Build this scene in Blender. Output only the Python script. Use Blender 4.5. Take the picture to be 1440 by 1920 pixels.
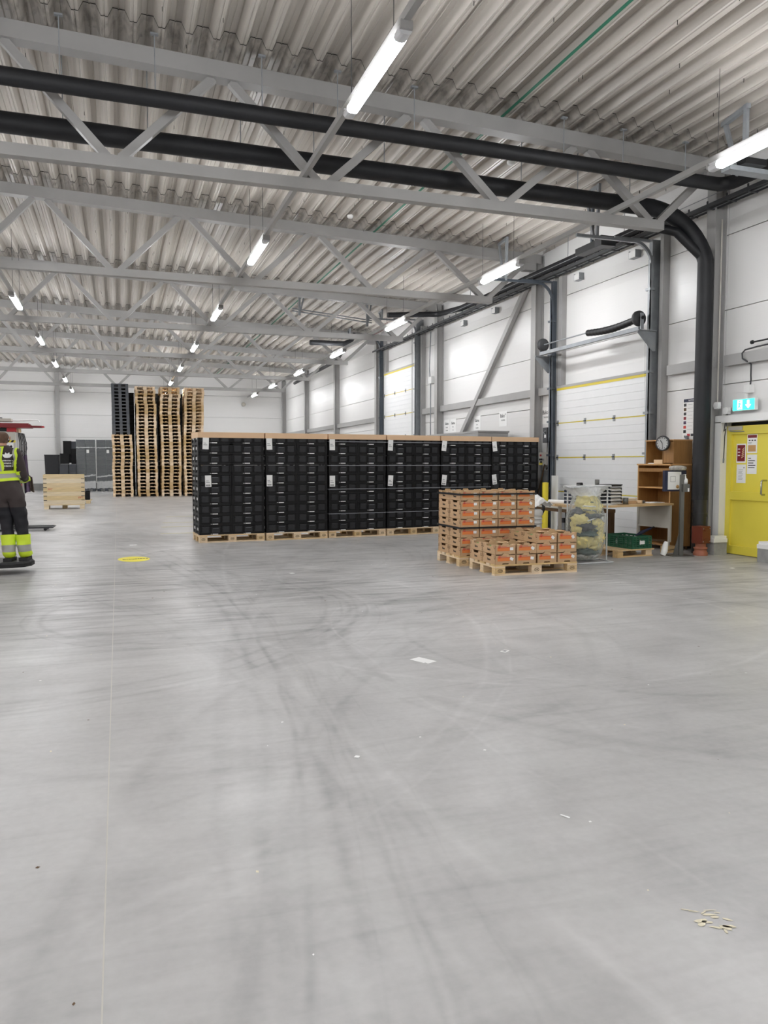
import bpy, math, random
from mathutils import Vector, Matrix, Euler, noise as mnoise
random.seed(7)
PI = math.pi
R = math.radians
for o in list(bpy.data.objects):
    bpy.data.objects.remove(o)
SC = bpy.context.scene
COL = SC.collection

# ------------------------------------------------------------------ camera, world, exposure
CAM_H = 1.45
cd = bpy.data.cameras.new('camera')
cd.sensor_fit = 'VERTICAL'
cd.sensor_height = 36.0
cd.lens = 1465.0 / 1920.0 * 36.0
cd.clip_end = 200
cam = bpy.data.objects.new('camera', cd)
COL.objects.link(cam)
cam.location = (0, 0, CAM_H)
cam.rotation_euler = (PI / 2 - math.atan(92 / 1465.0), 0, -math.atan(498 / 1465.0))
SC.camera = cam
wd = bpy.data.worlds.new('world')
SC.world = wd
wd.use_nodes = True
wd.node_tree.nodes['Background'].inputs[0].default_value = (0.5, 0.55, 0.6, 1)
wd.node_tree.nodes['Background'].inputs[1].default_value = 0.02
SC.view_settings.view_transform = 'Standard'
SC.view_settings.look = 'None'
SC.view_settings.gamma = 1.0
SC.view_settings.use_curve_mapping = False
SC.view_settings.exposure = 0.68
LIGHT_STRENGTH = 62.0

# room sizes (metres): right wall face, back wall face, left wall, wall behind the camera
XW, YB, XL, YF = 9.2, 44.75, -13.2, -7.0
COLY = [10.16 + 5.75 * k for k in range(-3, 7)]      # column / truss grid
TRUSSY = [10.16 + 5.75 * k for k in range(0, 6)]
def roof(x):                                          # underside of the deck (low flats)
    return 6.44 - 0.035 * x
ORD = ['first', 'second', 'third', 'fourth', 'fifth', 'sixth', 'seventh', 'eighth', 'ninth', 'tenth', 'eleventh', 'twelfth',
       'thirteenth', 'fourteenth', 'fifteenth', 'sixteenth', 'seventeenth', 'eighteenth', 'nineteenth', 'twentieth',
       'twenty-first', 'twenty-second', 'twenty-third', 'twenty-fourth', 'twenty-fifth', 'twenty-sixth', 'twenty-seventh',
       'twenty-eighth', 'twenty-ninth', 'thirtieth', 'thirty-first', 'thirty-second', 'thirty-third', 'thirty-fourth']

# ------------------------------------------------------------------ materials
def lin(h):
    h = h.lstrip('#')
    out = []
    for i in (0, 2, 4):
        c = int(h[i:i + 2], 16) / 255
        out.append(c / 12.92 if c <= 0.04045 else ((c + 0.055) / 1.055) ** 2.4)
    return (*out, 1)
MATS = {}
def mat(name, col, rough=0.5, metal=0.0, var=0.0, scale=6.0, bump=0.0, bscale=40.0, objvar=0.0, spec=0.5, stretch=None, emit=None, alpha=None, coat=0.0):
    m = bpy.data.materials.new(name)
    m.use_nodes = True
    nt = m.node_tree
    b = nt.nodes['Principled BSDF']
    c = lin(col) if isinstance(col, str) else (*col, 1)
    b.inputs['Base Color'].default_value = c
    b.inputs['Roughness'].default_value = rough
    b.inputs['Metallic'].default_value = metal
    b.inputs['Specular IOR Level'].default_value = spec
    b.inputs['Coat Weight'].default_value = coat
    if emit:
        b.inputs['Emission Color'].default_value = (*emit[:3], 1)
        b.inputs['Emission Strength'].default_value = emit[3]
    last = None
    if var or bump:
        tc = nt.nodes.new('ShaderNodeTexCoord')
        mp = nt.nodes.new('ShaderNodeMapping')
        nt.links.new(tc.outputs['Object'], mp.inputs[0])
        if stretch:
            mp.inputs['Scale'].default_value = stretch
    if var:
        n = nt.nodes.new('ShaderNodeTexNoise')
        n.inputs['Scale'].default_value = scale
        n.inputs['Detail'].default_value = 5
        nt.links.new(mp.outputs[0], n.inputs['Vector'])
        r = nt.nodes.new('ShaderNodeMapRange')
        r.inputs[1].default_value = 0.3
        r.inputs[2].default_value = 0.7
        r.inputs[3].default_value = 1 - var
        r.inputs[4].default_value = 1 + var
        nt.links.new(n.outputs[0], r.inputs[0])
        mx = nt.nodes.new('ShaderNodeVectorMath')
        mx.operation = 'SCALE'
        mx.inputs[0].default_value = c[:3]
        nt.links.new(r.outputs[0], mx.inputs['Scale'])
        last = mx.outputs[0]
    if objvar:
        oi = nt.nodes.new('ShaderNodeObjectInfo')
        hs = nt.nodes.new('ShaderNodeHueSaturation')
        r2 = nt.nodes.new('ShaderNodeMapRange')
        r2.inputs[3].default_value = 1 - objvar
        r2.inputs[4].default_value = 1 + objvar
        nt.links.new(oi.outputs['Random'], r2.inputs[0])
        nt.links.new(r2.outputs[0], hs.inputs['Value'])
        r3 = nt.nodes.new('ShaderNodeMapRange')
        r3.inputs[3].default_value = 1.25
        r3.inputs[4].default_value = 0.75
        nt.links.new(oi.outputs['Random'], r3.inputs[0])
        nt.links.new(r3.outputs[0], hs.inputs['Saturation'])
        if last:
            nt.links.new(last, hs.inputs['Color'])
        else:
            hs.inputs['Color'].default_value = c
        last = hs.outputs[0]
    if last:
        nt.links.new(last, b.inputs['Base Color'])
    if bump:
        n2 = nt.nodes.new('ShaderNodeTexNoise')
        n2.inputs['Scale'].default_value = bscale
        n2.inputs['Detail'].default_value = 4
        nt.links.new(mp.outputs[0], n2.inputs['Vector'])
        bp = nt.nodes.new('ShaderNodeBump')
        bp.inputs['Strength'].default_value = bump
        bp.inputs['Distance'].default_value = 0.01
        nt.links.new(n2.outputs[0], bp.inputs['Height'])
        nt.links.new(bp.outputs[0], b.inputs['Normal'])
    MATS[name] = m
    return m

mat('steel', '#a3a2a0', 0.45, 0.0, var=0.05, scale=3)
mat('galv', '#8f9396', 0.4, 0.15, var=0.10, scale=9)
mat('track_dark', '#4d545c', 0.4, 0.3, var=0.06)
mat('deck', '#b2aca4', 0.36, 0.0, var=0.07, scale=1.5, stretch=(22, 0.06, 1))
mat('deck_edge', '#2b2926', 0.8)
mat('soot', '#6a655f', 0.7, var=0.2, scale=12)
mat('green_strip', '#1f6b52', 0.5)
mat('panel', '#dfdedc', 0.34, 0.0, var=0.015, scale=0.7)
mat('gate_panel', '#e3e4e4', 0.42, var=0.012)
mat('seam', '#5a5957', 0.8)
mat('plinth', '#8d8d8b', 0.8, var=0.08, scale=5, bump=0.2)
mat('pipe_black', '#16171b', 0.55, var=0.25, scale=5, bump=0.7, bscale=7)
mat('pipe_bare', '#2b2b2c', 0.35)
mat('black', '#101113', 0.45)
mat('rubber', '#1b1b1c', 0.7)
mat('dark_grey', '#3a3b3d', 0.5)
mat('yellow', '#e6d23a', 0.45)
mat('yellow_edge', '#d9c542', 0.5)
mat('door_yellow', '#e8d850', 0.42, var=0.02, scale=3)
mat('white', '#e8e8e6', 0.45)
mat('paper', '#f0f0ee', 0.6)
mat('ink', '#1a1a1c', 0.7)
mat('grey_ink', '#9a9a9c', 0.7)
mat('lamp_body', '#d7d8da', 0.4)
mat('lamp', '#ffffff', 0.5, emit=(0.965, 0.975, 1.0, LIGHT_STRENGTH))
mat('wood', '#dcc199', 0.7, var=0.16, scale=5, stretch=(1, 7, 7), objvar=0.10, bump=0.15)
mat('wood_far', '#dfc39c', 0.7, var=0.14, scale=4, stretch=(1, 6, 6), objvar=0.2)
mat('wood_crate', '#e3d0ac', 0.65, var=0.12, scale=4, stretch=(0.8, 8, 8), objvar=0.05)
mat('stamp', '#4a3a2a', 0.8)
mat('plastic_grey', '#53565b', 0.5, objvar=0.04)
mat('crate_black', '#0b0b0d', 0.55, var=0.1, scale=20, spec=0.35)
mat('crate_panel', '#1e1f23', 0.42, var=0.12, scale=25)
mat('crate_handle', '#3a3b40', 0.4)
mat('card', '#c3a07a', 0.75, var=0.05, scale=8)
mat('card_lid', '#dfbc98', 0.75, var=0.03, scale=4)
mat('card_light', '#e0c39c', 0.7)
mat('orange', '#dd8040', 0.6, var=0.03)
mat('red_print', '#c8453a', 0.6)
mat('produce', '#7fa05a', 0.5, var=0.3, scale=14)
mat('strap', '#8b8d92', 0.35)
mat('shelf_wood', '#966d3c', 0.5, var=0.14, scale=4, stretch=(9, 9, 0.8))
mat('shelf_edge', '#c89a63', 0.55, var=0.06)
mat('table_top', '#c9a97c', 0.5, var=0.08, scale=4, stretch=(1, 8, 1))
mat('brown', '#5c4429', 0.6, var=0.1)
mat('tray_blue', '#1c2235', 0.4)
mat('steel_dark', '#6f6f6a', 0.35, 0.6)
mat('wire_white', '#d4d6d6', 0.35, 0.2)
mat('bag_yellow', '#e6d58a', 0.5, var=0.12, scale=7, bump=0.4, bscale=18)
mat('bag_green', '#2c4a42', 0.35, var=0.2, scale=8)
mat('bag_dark', '#23282c', 0.3)
mat('crate_green', '#1d5a40', 0.45, var=0.08)
mat('hydrant', '#6f3424', 0.45, var=0.08)
mat('terracotta', '#a0624a', 0.6)
mat('concrete', '#9b9b98', 0.85, var=0.12, scale=8, bump=0.3)
mat('red', '#c4232f', 0.4)
mat('dark_red', '#7e1a22', 0.45)
mat('exit_green', '#12b393', 0.5, emit=(0.05, 0.75, 0.60, 1.3))
mat('exit_white', '#ffffff', 0.5, emit=(0.85, 1.0, 0.97, 2.2))
mat('chrome', '#b8b8b8', 0.18, 1.0)
mat('navy', '#20253f', 0.5)
mat('sticker_yellow', '#f2e43e', 0.5)
mat('joint', '#cfccc4', 0.7)
mat('skin', '#c99a80', 0.5)
mat('hair', '#5d4636', 0.8, var=0.2, scale=30, bump=0.6, bscale=60)
mat('jacket', '#3b3231', 0.75, var=0.08, scale=6)
mat('trousers', '#17171d', 0.7, var=0.15, scale=5, bump=0.4, bscale=8)
mat('hivis', '#d3ec37', 0.55, var=0.06, scale=9, emit=(0.6, 0.8, 0.1, 0.0))
mat('reflect', '#a9aaa3', 0.4, 0.2)
mat('shoe', '#1d1d1f', 0.6)
mat('cloth_purple', '#5b4a62', 0.8, var=0.3, scale=10, bump=0.4)
mat('cloth_plaid', '#6b5f55', 0.8, var=0.3, scale=18)
mat('beige', '#c2beb4', 0.5)
mat('tan', '#c79a66', 0.6)
mat('load_grey', '#4c4f54', 0.35, var=0.15, scale=12)
mat('tub_grey', '#a8a49c', 0.2, var=0.3, scale=25)
mat('cream', '#ded6bd', 0.6)
mat('tape', '#c9c39a', 0.6)

def film_material():
    m = bpy.data.materials.new('clear_film')
    m.use_nodes = True
    nt = m.node_tree
    nt.nodes.clear()
    out = nt.nodes.new('ShaderNodeOutputMaterial')
    tr = nt.nodes.new('ShaderNodeBsdfTransparent')
    tr.inputs[0].default_value = (0.95, 0.97, 0.96, 1)
    gl = nt.nodes.new('ShaderNodeBsdfPrincipled')
    gl.inputs['Base Color'].default_value = (0.75, 0.78, 0.77, 1)
    gl.inputs['Roughness'].default_value = 0.16
    tc = nt.nodes.new('ShaderNodeTexCoord')
    n = nt.nodes.new('ShaderNodeTexNoise')
    n.inputs['Scale'].default_value = 7
    n.inputs['Detail'].default_value = 5
    n.inputs['Distortion'].default_value = 1.2
    nt.links.new(tc.outputs['Object'], n.inputs['Vector'])
    bp = nt.nodes.new('ShaderNodeBump')
    bp.inputs['Strength'].default_value = 0.9
    bp.inputs['Distance'].default_value = 0.05
    nt.links.new(n.outputs[0], bp.inputs['Height'])
    nt.links.new(bp.outputs[0], gl.inputs['Normal'])
    fr = nt.nodes.new('ShaderNodeLayerWeight')
    fr.inputs[0].default_value = 0.25
    nt.links.new(bp.outputs[0], fr.inputs['Normal'])
    mr = nt.nodes.new('ShaderNodeMapRange')
    mr.inputs[3].default_value = 0.14
    mr.inputs[4].default_value = 0.75
    nt.links.new(fr.outputs['Facing'], mr.inputs[0])
    mx = nt.nodes.new('ShaderNodeMixShader')
    nt.links.new(mr.outputs[0], mx.inputs[0])
    nt.links.new(tr.outputs[0], mx.inputs[1])
    nt.links.new(gl.outputs[0], mx.inputs[2])
    nt.links.new(mx.outputs[0], out.inputs[0])
    MATS['film'] = m
film_material()
def white_film():
    m = MATS['film'].copy()
    m.name = 'white_film'
    for n in m.node_tree.nodes:
        if n.type == 'MAP_RANGE':
            n.inputs[3].default_value = 0.6
            n.inputs[4].default_value = 0.95
        if n.type == 'BSDF_PRINCIPLED':
            n.inputs['Base Color'].default_value = (0.92, 0.93, 0.93, 1)
    MATS['film_white'] = m
white_film()

def floor_material():
    m = bpy.data.materials.new('polished_concrete')
    m.use_nodes = True
    nt = m.node_tree
    N, L = nt.nodes, nt.links
    b = N['Principled BSDF']
    tc = N.new('ShaderNodeTexCoord')
    P = tc.outputs['Object']
    def nz(scale, det, st=None, dist=0.0):
        n = N.new('ShaderNodeTexNoise')
        n.inputs['Scale'].default_value = scale
        n.inputs['Detail'].default_value = det
        n.inputs['Distortion'].default_value = dist
        if st:
            mp = N.new('ShaderNodeMapping')
            mp.inputs['Scale'].default_value = st[:3]
            mp.inputs['Rotation'].default_value = (0, 0, st[3] if len(st) > 3 else 0)
            L.new(P, mp.inputs[0])
            L.new(mp.outputs[0], n.inputs['Vector'])
        else:
            L.new(P, n.inputs['Vector'])
        return n.outputs[0]
    def mth(op, a, c=None, clamp=False):
        n = N.new('ShaderNodeMath')
        n.operation = op
        n.use_clamp = clamp
        for i, v in enumerate((a, c)):
            if v is None:
                continue
            if isinstance(v, (int, float)):
                n.inputs[i].default_value = v
            else:
                L.new(v, n.inputs[i])
        return n.outputs[0]
    def rng(v, a, c, lo, hi):
        n = N.new('ShaderNodeMapRange')
        for i, q in enumerate((a, c, lo, hi)):
            n.inputs[i + 1].default_value = q
        L.new(v, n.inputs[0])
        return n.outputs[0]
    big = rng(nz(0.35, 4, None, 0.6), 0.3, 0.7, -0.065, 0.065)
    mid = rng(nz(1.7, 6, (1, 0.7, 1, 0.4), 0.8), 0.3, 0.7, -0.05, 0.05)
    fine = rng(nz(26, 5), 0.3, 0.7, -0.018, 0.018)
    scuff = rng(nz(3.0, 7, (0.35, 2.4, 1, 0.25), 1.0), 0.46, 0.70, 0.0, -0.10)
    scuff2 = rng(nz(2.2, 7, (0.3, 2.8, 1, -0.35), 1.2), 0.5, 0.72, 0.0, -0.09)
    # the belt of old tyre scuffs crossing the hall near the pallets
    sep = N.new('ShaderNodeSeparateXYZ')
    L.new(P, sep.inputs[0])
    belt = mth('MULTIPLY', rng(sep.outputs[1], 5.5, 8.5, 0.25, 1.0), rng(sep.outputs[1], 9.5, 16, 1.0, 0.45))
    sc = mth('MULTIPLY', mth('ADD', scuff, scuff2), belt)
    tot = mth('ADD', mth('ADD', big, mid), mth('ADD', fine, mth('MULTIPLY', sc, 1.5)))
    brk = rng(nz(2.5, 5), 0.34, 0.6, 0.15, 1.0)
    wob = N.new('ShaderNodeVectorMath')
    wob.operation = 'MULTIPLY_ADD'
    nn = N.new('ShaderNodeTexNoise')
    nn.inputs['Scale'].default_value = 0.9
    L.new(P, nn.inputs['Vector'])
    L.new(nn.outputs['Color'], wob.inputs[0])
    wob.inputs[1].default_value = (0.12, 0.12, 0)
    L.new(P, wob.inputs[2])
    arcs = [(-22.17, 7.45, 23.12, -1.0, .07), (-22.2, 7.45, 23.30, -.7, .03), (-33.34, 7.72, 34.46, -1, .06), (-33.3, 7.7, 34.62, -.6, .03), (.77, 7.81, 1.46, -1.3, .06),
            (3.41, 6.63, 2.33, 1.2, .05), (3.35, 2.91, 7.23, -1, .12), (42.99, 6.12, 41.91, 1.1, .06), (-1.19, 8.3, 3.23, -1.1, .06), (-1.1, 8.3, 3.45, -1, .05),
            (4.58, 5.41, 2.94, -1, .10), (.87, 6.56, 2.96, -.7, .09), (-2.73, 7.89, 5.96, 1.0, .05), (32.35, -.25, 32.16, -.7, .10), (23.15, 1.38, 22.7, -.5, .08),
            (-1.24, 9.88, 2.67, -.8, .09), (-.55, 8.06, 2.98, .9, .06), (4.21, 5.71, 1.96, -.9, .06), (2.9, 11.5, 2.7, -1, .05), (3.1, 11.4, 3.1, -1, .07),
            (6.3, 2.0, 5.6, -.8, .08), (6.0, 1.6, 6.3, -.9, .10), (0.6, 12.5, 3.9, -1.0, .07), (0.2, 12.9, 4.7, -.8, .06), (7.5, 13.5, 6.0, -.8, .07), (1.7, 1.2, 3.0, .4, .05)]
    arcs += [(cx, cy, r + .16, s * .7, w * .5) for cx, cy, r, s, w in arcs[::2]] + [(cx + .4, cy - .3, r - .25, s * .6, w * .45) for cx, cy, r, s, w in arcs[1::2]]
    arcs += [(-14, 3.0, 14.9, -.6, .05), (-14, 3.0, 15.1, -.6, .04), (12, 3, 9.6, .5, .05), (9, -2, 7.6, -.5, .06), (2.5, -1.5, 5.4, -.5, .05), (4.5, 15, 8.2, -.6, .04), (-3, 14, 7.4, -.7, .05), (5.2, 6.5, 3.9, .6, .04)]
    acc = None
    for cx, cy, r, s, w in arcs:
        d = N.new('ShaderNodeVectorMath')
        d.operation = 'DISTANCE'
        L.new(wob.outputs[0], d.inputs[0])
        d.inputs[1].default_value = (cx + .06, cy + .06, 0)
        a = mth('ABSOLUTE', mth('SUBTRACT', d.outputs['Value'], r))
        k = mth('MULTIPLY', mth('SUBTRACT', 1.0, mth('DIVIDE', a, w * 0.75), True), (0.066 if s < 0 else 0.05) * s)
        acc = k if acc is None else mth('ADD', acc, k)
    tot = mth('ADD', tot, mth('MULTIPLY', acc, brk))
    val = mth('ADD', tot, 0.465)
    cmb = N.new('ShaderNodeCombineColor')
    L.new(mth('MULTIPLY', val, 1.0), cmb.inputs[0])
    L.new(mth('MULTIPLY', val, 0.985), cmb.inputs[1])
    L.new(mth('MULTIPLY', val, 0.968), cmb.inputs[2])
    L.new(cmb.outputs[0], b.inputs['Base Color'])
    rr = mth('ADD', rng(nz(1.2, 5), 0.3, 0.7, 0.30, 0.44), mth('MULTIPLY', tot, -0.5))
    L.new(rr, b.inputs['Roughness'])
    b.inputs['Specular IOR Level'].default_value = 0.45
    bp = N.new('ShaderNodeBump')
    bp.inputs['Strength'].default_value = 0.05
    bp.inputs['Distance'].default_value = 0.01
    L.new(nz(14, 4), bp.inputs['Height'])
    L.new(bp.outputs[0], b.inputs['Normal'])
    MATS['floor'] = m
floor_material()

def profile_panel_material():
    # white coated sandwich panel: faint horizontal micro-profile as relief
    m = MATS['panel']
    nt = m.node_tree
    tc = nt.nodes.new('ShaderNodeTexCoord')
    sp = nt.nodes.new('ShaderNodeSeparateXYZ')
    nt.links.new(tc.outputs['Object'], sp.inputs[0])
    f = nt.nodes.new('ShaderNodeMath'); f.operation = 'MULTIPLY'; f.inputs[1].default_value = 1 / 0.195
    nt.links.new(sp.outputs[2], f.inputs[0])
    fr = nt.nodes.new('ShaderNodeMath'); fr.operation = 'FRACT'
    nt.links.new(f.outputs[0], fr.inputs[0])
    gt = nt.nodes.new('ShaderNodeMath'); gt.operation = 'GREATER_THAN'; gt.inputs[1].default_value = 0.06
    nt.links.new(fr.outputs[0], gt.inputs[0])
    bp = nt.nodes.new('ShaderNodeBump'); bp.inputs['Strength'].default_value = 0.5; bp.inputs['Distance'].default_value = 0.01
    nt.links.new(gt.outputs[0], bp.inputs['Height'])
    nt.links.new(bp.outputs[0], nt.nodes['Principled BSDF'].inputs['Normal'])
profile_panel_material()

# ------------------------------------------------------------------ mesh helpers
class MB:
    """Collects faces; build() links them as ONE mesh object."""
    def __init__(self):
        self.v, self.f, self.m, self.s = [], [], [], []
        self.mats = []
    def _mi(self, m):
        if m not in self.mats:
            self.mats.append(m)
        return self.mats.index(m)
    def add(self, vs, fs, m, smooth=False, M=None):
        b = len(self.v)
        k = self._mi(m)
        self.v += [tuple(M @ Vector(p)) if M else tuple(p) for p in vs]
        self.f += [tuple(i + b for i in f) for f in fs]
        self.m += [k] * len(fs)
        self.s += [smooth] * len(fs)
        return self
    def box(self, a, c, m, M=None):
        (x0, y0, z0), (x1, y1, z1) = a, c
        vs = [(x0, y0, z0), (x1, y0, z0), (x1, y1, z0), (x0, y1, z0), (x0, y0, z1), (x1, y0, z1), (x1, y1, z1), (x0, y1, z1)]
        return self.add(vs, [(3, 2, 1, 0), (4, 5, 6, 7), (0, 1, 5, 4), (1, 2, 6, 5), (2, 3, 7, 6), (3, 0, 4, 7)], m, False, M)
    def cbox(self, c, s, m, M=None):
        return self.box([c[i] - s[i] / 2 for i in range(3)], [c[i] + s[i] / 2 for i in range(3)], m, M)
    def bar(self, p, q, w, h, m, up=(0, 0, 1)):
        """square bar from p to q, w across, h along up"""
        p, q = Vector(p), Vector(q)
        d = q - p
        L = d.length
        d.normalize()
        u = Vector(up)
        sd = d.cross(u)
        if sd.length < 1e-4:
            sd = d.cross(Vector((1, 0, 0)))
        sd.normalize()
        u = sd.cross(d)
        M = Matrix(((sd.x, d.x, u.x, p.x), (sd.y, d.y, u.y, p.y), (sd.z, d.z, u.z, p.z), (0, 0, 0, 1)))
        return self.box((-w / 2, 0, -h / 2), (w / 2, L, h / 2), m, M)
    def tube(self, pts, r, m, n=10, caps=True, closed=False):
        pts = [Vector(p) for p in pts]
        rs = r if isinstance(r, (list, tuple)) else [r] * len(pts)
        vs, fs = [], []
        prev = None
        K = len(pts)
        for i, p in enumerate(pts):
            if closed:
                d = pts[(i + 1) % K] - pts[i - 1]
            else:
                d = pts[min(i + 1, K - 1)] - pts[max(i - 1, 0)]
            d.normalize()
            if prev is None:
                a = d.cross(Vector((0, 0, 1)))
                if a.length < 1e-3:
                    a = d.cross(Vector((1, 0, 0)))
            else:
                a = prev - d * prev.dot(d)
            a.normalize()
            prev = a
            b = d.cross(a)
            for j in range(n):
                t = 2 * PI * j / n
                vs.append(p + (a * math.cos(t) + b * math.sin(t)) * rs[i])
        segs = K if closed else K - 1
        for i in range(segs):
            for j in range(n):
                a0, a1 = i * n + j, i * n + (j + 1) % n
                b0, b1 = ((i + 1) % K) * n + j, ((i + 1) % K) * n + (j + 1) % n
                fs.append((a0, a1, b1, b0))
        self.add(vs, fs, m, n > 5)
        if caps and not closed:
            self.add(vs[:n], [tuple(range(n))[::-1]], m)
            self.add(vs[-n:], [tuple(range(n))], m)
        return self
    def prism(self, poly, t0, t1, m, M=None):
        """polygon in local XY extruded from z=t0 to t1"""
        n = len(poly)
        vs = [(x, y, t0) for x, y in poly] + [(x, y, t1) for x, y in poly]
        fs = [tuple(range(n))[::-1], tuple(range(n, 2 * n))] + [(i, (i + 1) % n, n + (i + 1) % n, n + i) for i in range(n)]
        return self.add(vs, fs, m, False, M)
    def lathe(self, prof, m, n=16, M=None, smooth=True):
        vs, fs = [], []
        for r, z in prof:
            for j in range(n):
                t = 2 * PI * j / n
                vs.append((r * math.cos(t), r * math.sin(t), z))
        for i in range(len(prof) - 1):
            for j in range(n):
                a0, a1 = i * n + j, i * n + (j + 1) % n
                fs.append((a0, a1, a1 + n, a0 + n))
        self.add(vs, fs, m, smooth, M)
        if prof[0][0] > 1e-4:
            self.add(vs[:n], [tuple(range(n))[::-1]], m, False, M)
        if prof[-1][0] > 1e-4:
            self.add(vs[-n:], [tuple(range(n))], m, False, M)
        return self
    def grid(self, fn, nu, nv, m, smooth=True, closed_u=False):
        vs = [fn(i / (nu if closed_u else nu - 1), j / (nv - 1)) for j in range(nv) for i in range(nu)]
        fs = []
        for j in range(nv - 1):
            for i in range(nu if closed_u else nu - 1):
                k = (i + 1) % nu
                fs.append((j * nu + i, j * nu + k, (j + 1) * nu + k, (j + 1) * nu + i))
        return self.add(vs, fs, m, smooth)
    def mesh(self, name):
        me = bpy.data.meshes.new(name)
        me.from_pydata(self.v, [], self.f)
        for k in self.mats:
            me.materials.append(MATS[k])
        me.polygons.foreach_set('material_index', self.m)
        me.polygons.foreach_set('use_smooth', self.s)
        me.update()
        return me
    def build(self, name, parent=None, loc=None, rot=None):
        return link(name, self.mesh(name), parent, loc, rot)
def link(name, data, parent=None, loc=None, rot=None):
    o = bpy.data.objects.new(name, data)
    COL.objects.link(o)
    if parent:
        o.parent = parent
    if loc is not None:
        o.location = loc
    if rot is not None:
        o.rotation_euler = rot if isinstance(rot, (tuple, list, Euler)) else (0, 0, rot)
    return o
def tag(o, label, cat, group=None, kind=None):
    o['label'] = label
    if cat:
        o['category'] = cat
    if group:
        o['group'] = group
    if kind:
        o['kind'] = kind
    return o
def thing(name, label, cat, loc=(0, 0, 0), rz=0.0, group=None, kind=None):
    o = link(name, None, None, loc, rz)
    o.empty_display_size = 0.1
    return tag(o, label, cat, group, kind)
def copy_thing(root, loc, rz=0.0, label=None, group=None):
    c = root.copy()
    COL.objects.link(c)
    c.location = loc
    c.rotation_euler = (0, 0, rz)
    if label:
        c['label'] = label
    if group:
        c['group'] = group
    for ch in root.children:
        d = ch.copy()
        COL.objects.link(d)
        d.parent = c
        for g in ch.children:
            e = g.copy()
            COL.objects.link(e)
            e.parent = d
    return c
TXT = {}
def text_mesh(s, size, m, bold=0.0, extrude=0.0006):
    key = (s, size, m, bold)
    if key in TXT:
        return TXT[key]
    cu = bpy.data.curves.new('lettering', 'FONT')
    cu.body = s
    cu.size = size
    cu.align_x = 'CENTER'
    cu.align_y = 'CENTER'
    cu.extrude = extrude
    cu.offset = bold
    cu.resolution_u = 3
    o = bpy.data.objects.new('lettering', cu)
    COL.objects.link(o)
    dg = bpy.context.evaluated_depsgraph_get()
    me = bpy.data.meshes.new_from_object(o.evaluated_get(dg))
    bpy.data.objects.remove(o)
    me.materials.clear()
    me.materials.append(MATS[m])
    TXT[key] = me
    return me
ON_RIGHT = (PI / 2, 0, -PI / 2)      # a flat thing that faces into the room from the right wall
ON_FRONT = (PI / 2, 0, 0)            # a flat thing that faces the camera side (-Y)
def lettering(s, size, m, parent, loc, rot, bold=0.0, name='lettering'):
    return link(name, text_mesh(s, size, m, bold), parent, loc, rot)
# ------------------------------------------------------------------ floor
fl = thing('floor', 'polished grey concrete warehouse floor with curved tyre marks', 'floor', kind='structure')
b = MB()
b.box((XL - .2, YF - .2, -.2), (-.0715, YB + .2, 0), 'floor')
b.build('slab', fl)
b = MB()
b.box((-.0665, YF - .2, -.2), (XW + .3, YB + .2, 0), 'floor')
b.build('slab', fl)
b = MB()
b.box((-.0715, YF - .2, -.2), (-.0665, YB + .2, -.0015), 'joint')
b.build('joint_filler', fl)

# ------------------------------------------------------------------ ceiling: trapezoidal deck sheets
ce = thing('ceiling', 'light grey corrugated steel roof deck running to the back wall', 'ceiling', kind='structure')
PER = [(0, 0), (.026, 0), (.036, .008), (.046, 0), (.072, 0), (.125, .11), (.178, .11), (.188, .102), (.198, .11), (.257, .11)]
PW = 0.31
def sheet_mesh(length, lap):
    prof = [(k * PW + x, z) for k in range(3) for x, z in PER] + [(3 * PW, 0)]
    b = MB()
    ys = [0, lap, length]
    n = len(prof)
    vs = [(x, y, z - .035 * x + .012 * (y / length)) for y in ys for x, z in prof]
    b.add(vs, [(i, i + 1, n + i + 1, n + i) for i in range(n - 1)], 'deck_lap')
    b.add(vs, [(n + i, n + i + 1, 2 * n + i + 1, 2 * n + i) for i in range(n - 1)], 'deck')
    e = [(x, 0, z - .035 * x) for x, z in prof] + [(x, 0, z - .035 * x + .009) for x, z in prof]
    b.add(e, [(i, i + 1, n + i + 1, n + i) for i in range(n - 1)], 'deck_edge')
    return b.mesh('deck_sheet')
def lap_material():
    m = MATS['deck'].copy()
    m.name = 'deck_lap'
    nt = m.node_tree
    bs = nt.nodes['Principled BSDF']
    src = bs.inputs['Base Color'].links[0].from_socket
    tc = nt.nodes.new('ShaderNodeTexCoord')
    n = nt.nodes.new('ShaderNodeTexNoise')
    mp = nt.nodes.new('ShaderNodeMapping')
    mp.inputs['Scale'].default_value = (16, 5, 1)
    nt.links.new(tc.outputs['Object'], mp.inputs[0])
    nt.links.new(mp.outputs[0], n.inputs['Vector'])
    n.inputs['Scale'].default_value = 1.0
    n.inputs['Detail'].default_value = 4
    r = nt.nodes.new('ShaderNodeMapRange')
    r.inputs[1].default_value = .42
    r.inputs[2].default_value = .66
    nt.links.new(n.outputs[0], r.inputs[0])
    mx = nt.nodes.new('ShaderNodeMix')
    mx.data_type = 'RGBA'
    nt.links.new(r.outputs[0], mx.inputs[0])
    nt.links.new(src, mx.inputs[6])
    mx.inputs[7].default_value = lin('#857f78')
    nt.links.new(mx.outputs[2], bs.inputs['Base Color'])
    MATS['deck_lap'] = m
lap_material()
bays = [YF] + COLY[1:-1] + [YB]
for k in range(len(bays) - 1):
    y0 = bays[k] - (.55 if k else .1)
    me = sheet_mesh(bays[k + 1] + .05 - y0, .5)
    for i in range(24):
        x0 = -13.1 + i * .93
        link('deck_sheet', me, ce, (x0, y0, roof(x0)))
b = MB()
b.box((XL - .2, YF - .2, 7.15), (XW + .4, YB + .2, 7.25), 'deck')
b.build('roof_slab', ce)
b = MB()
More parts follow.
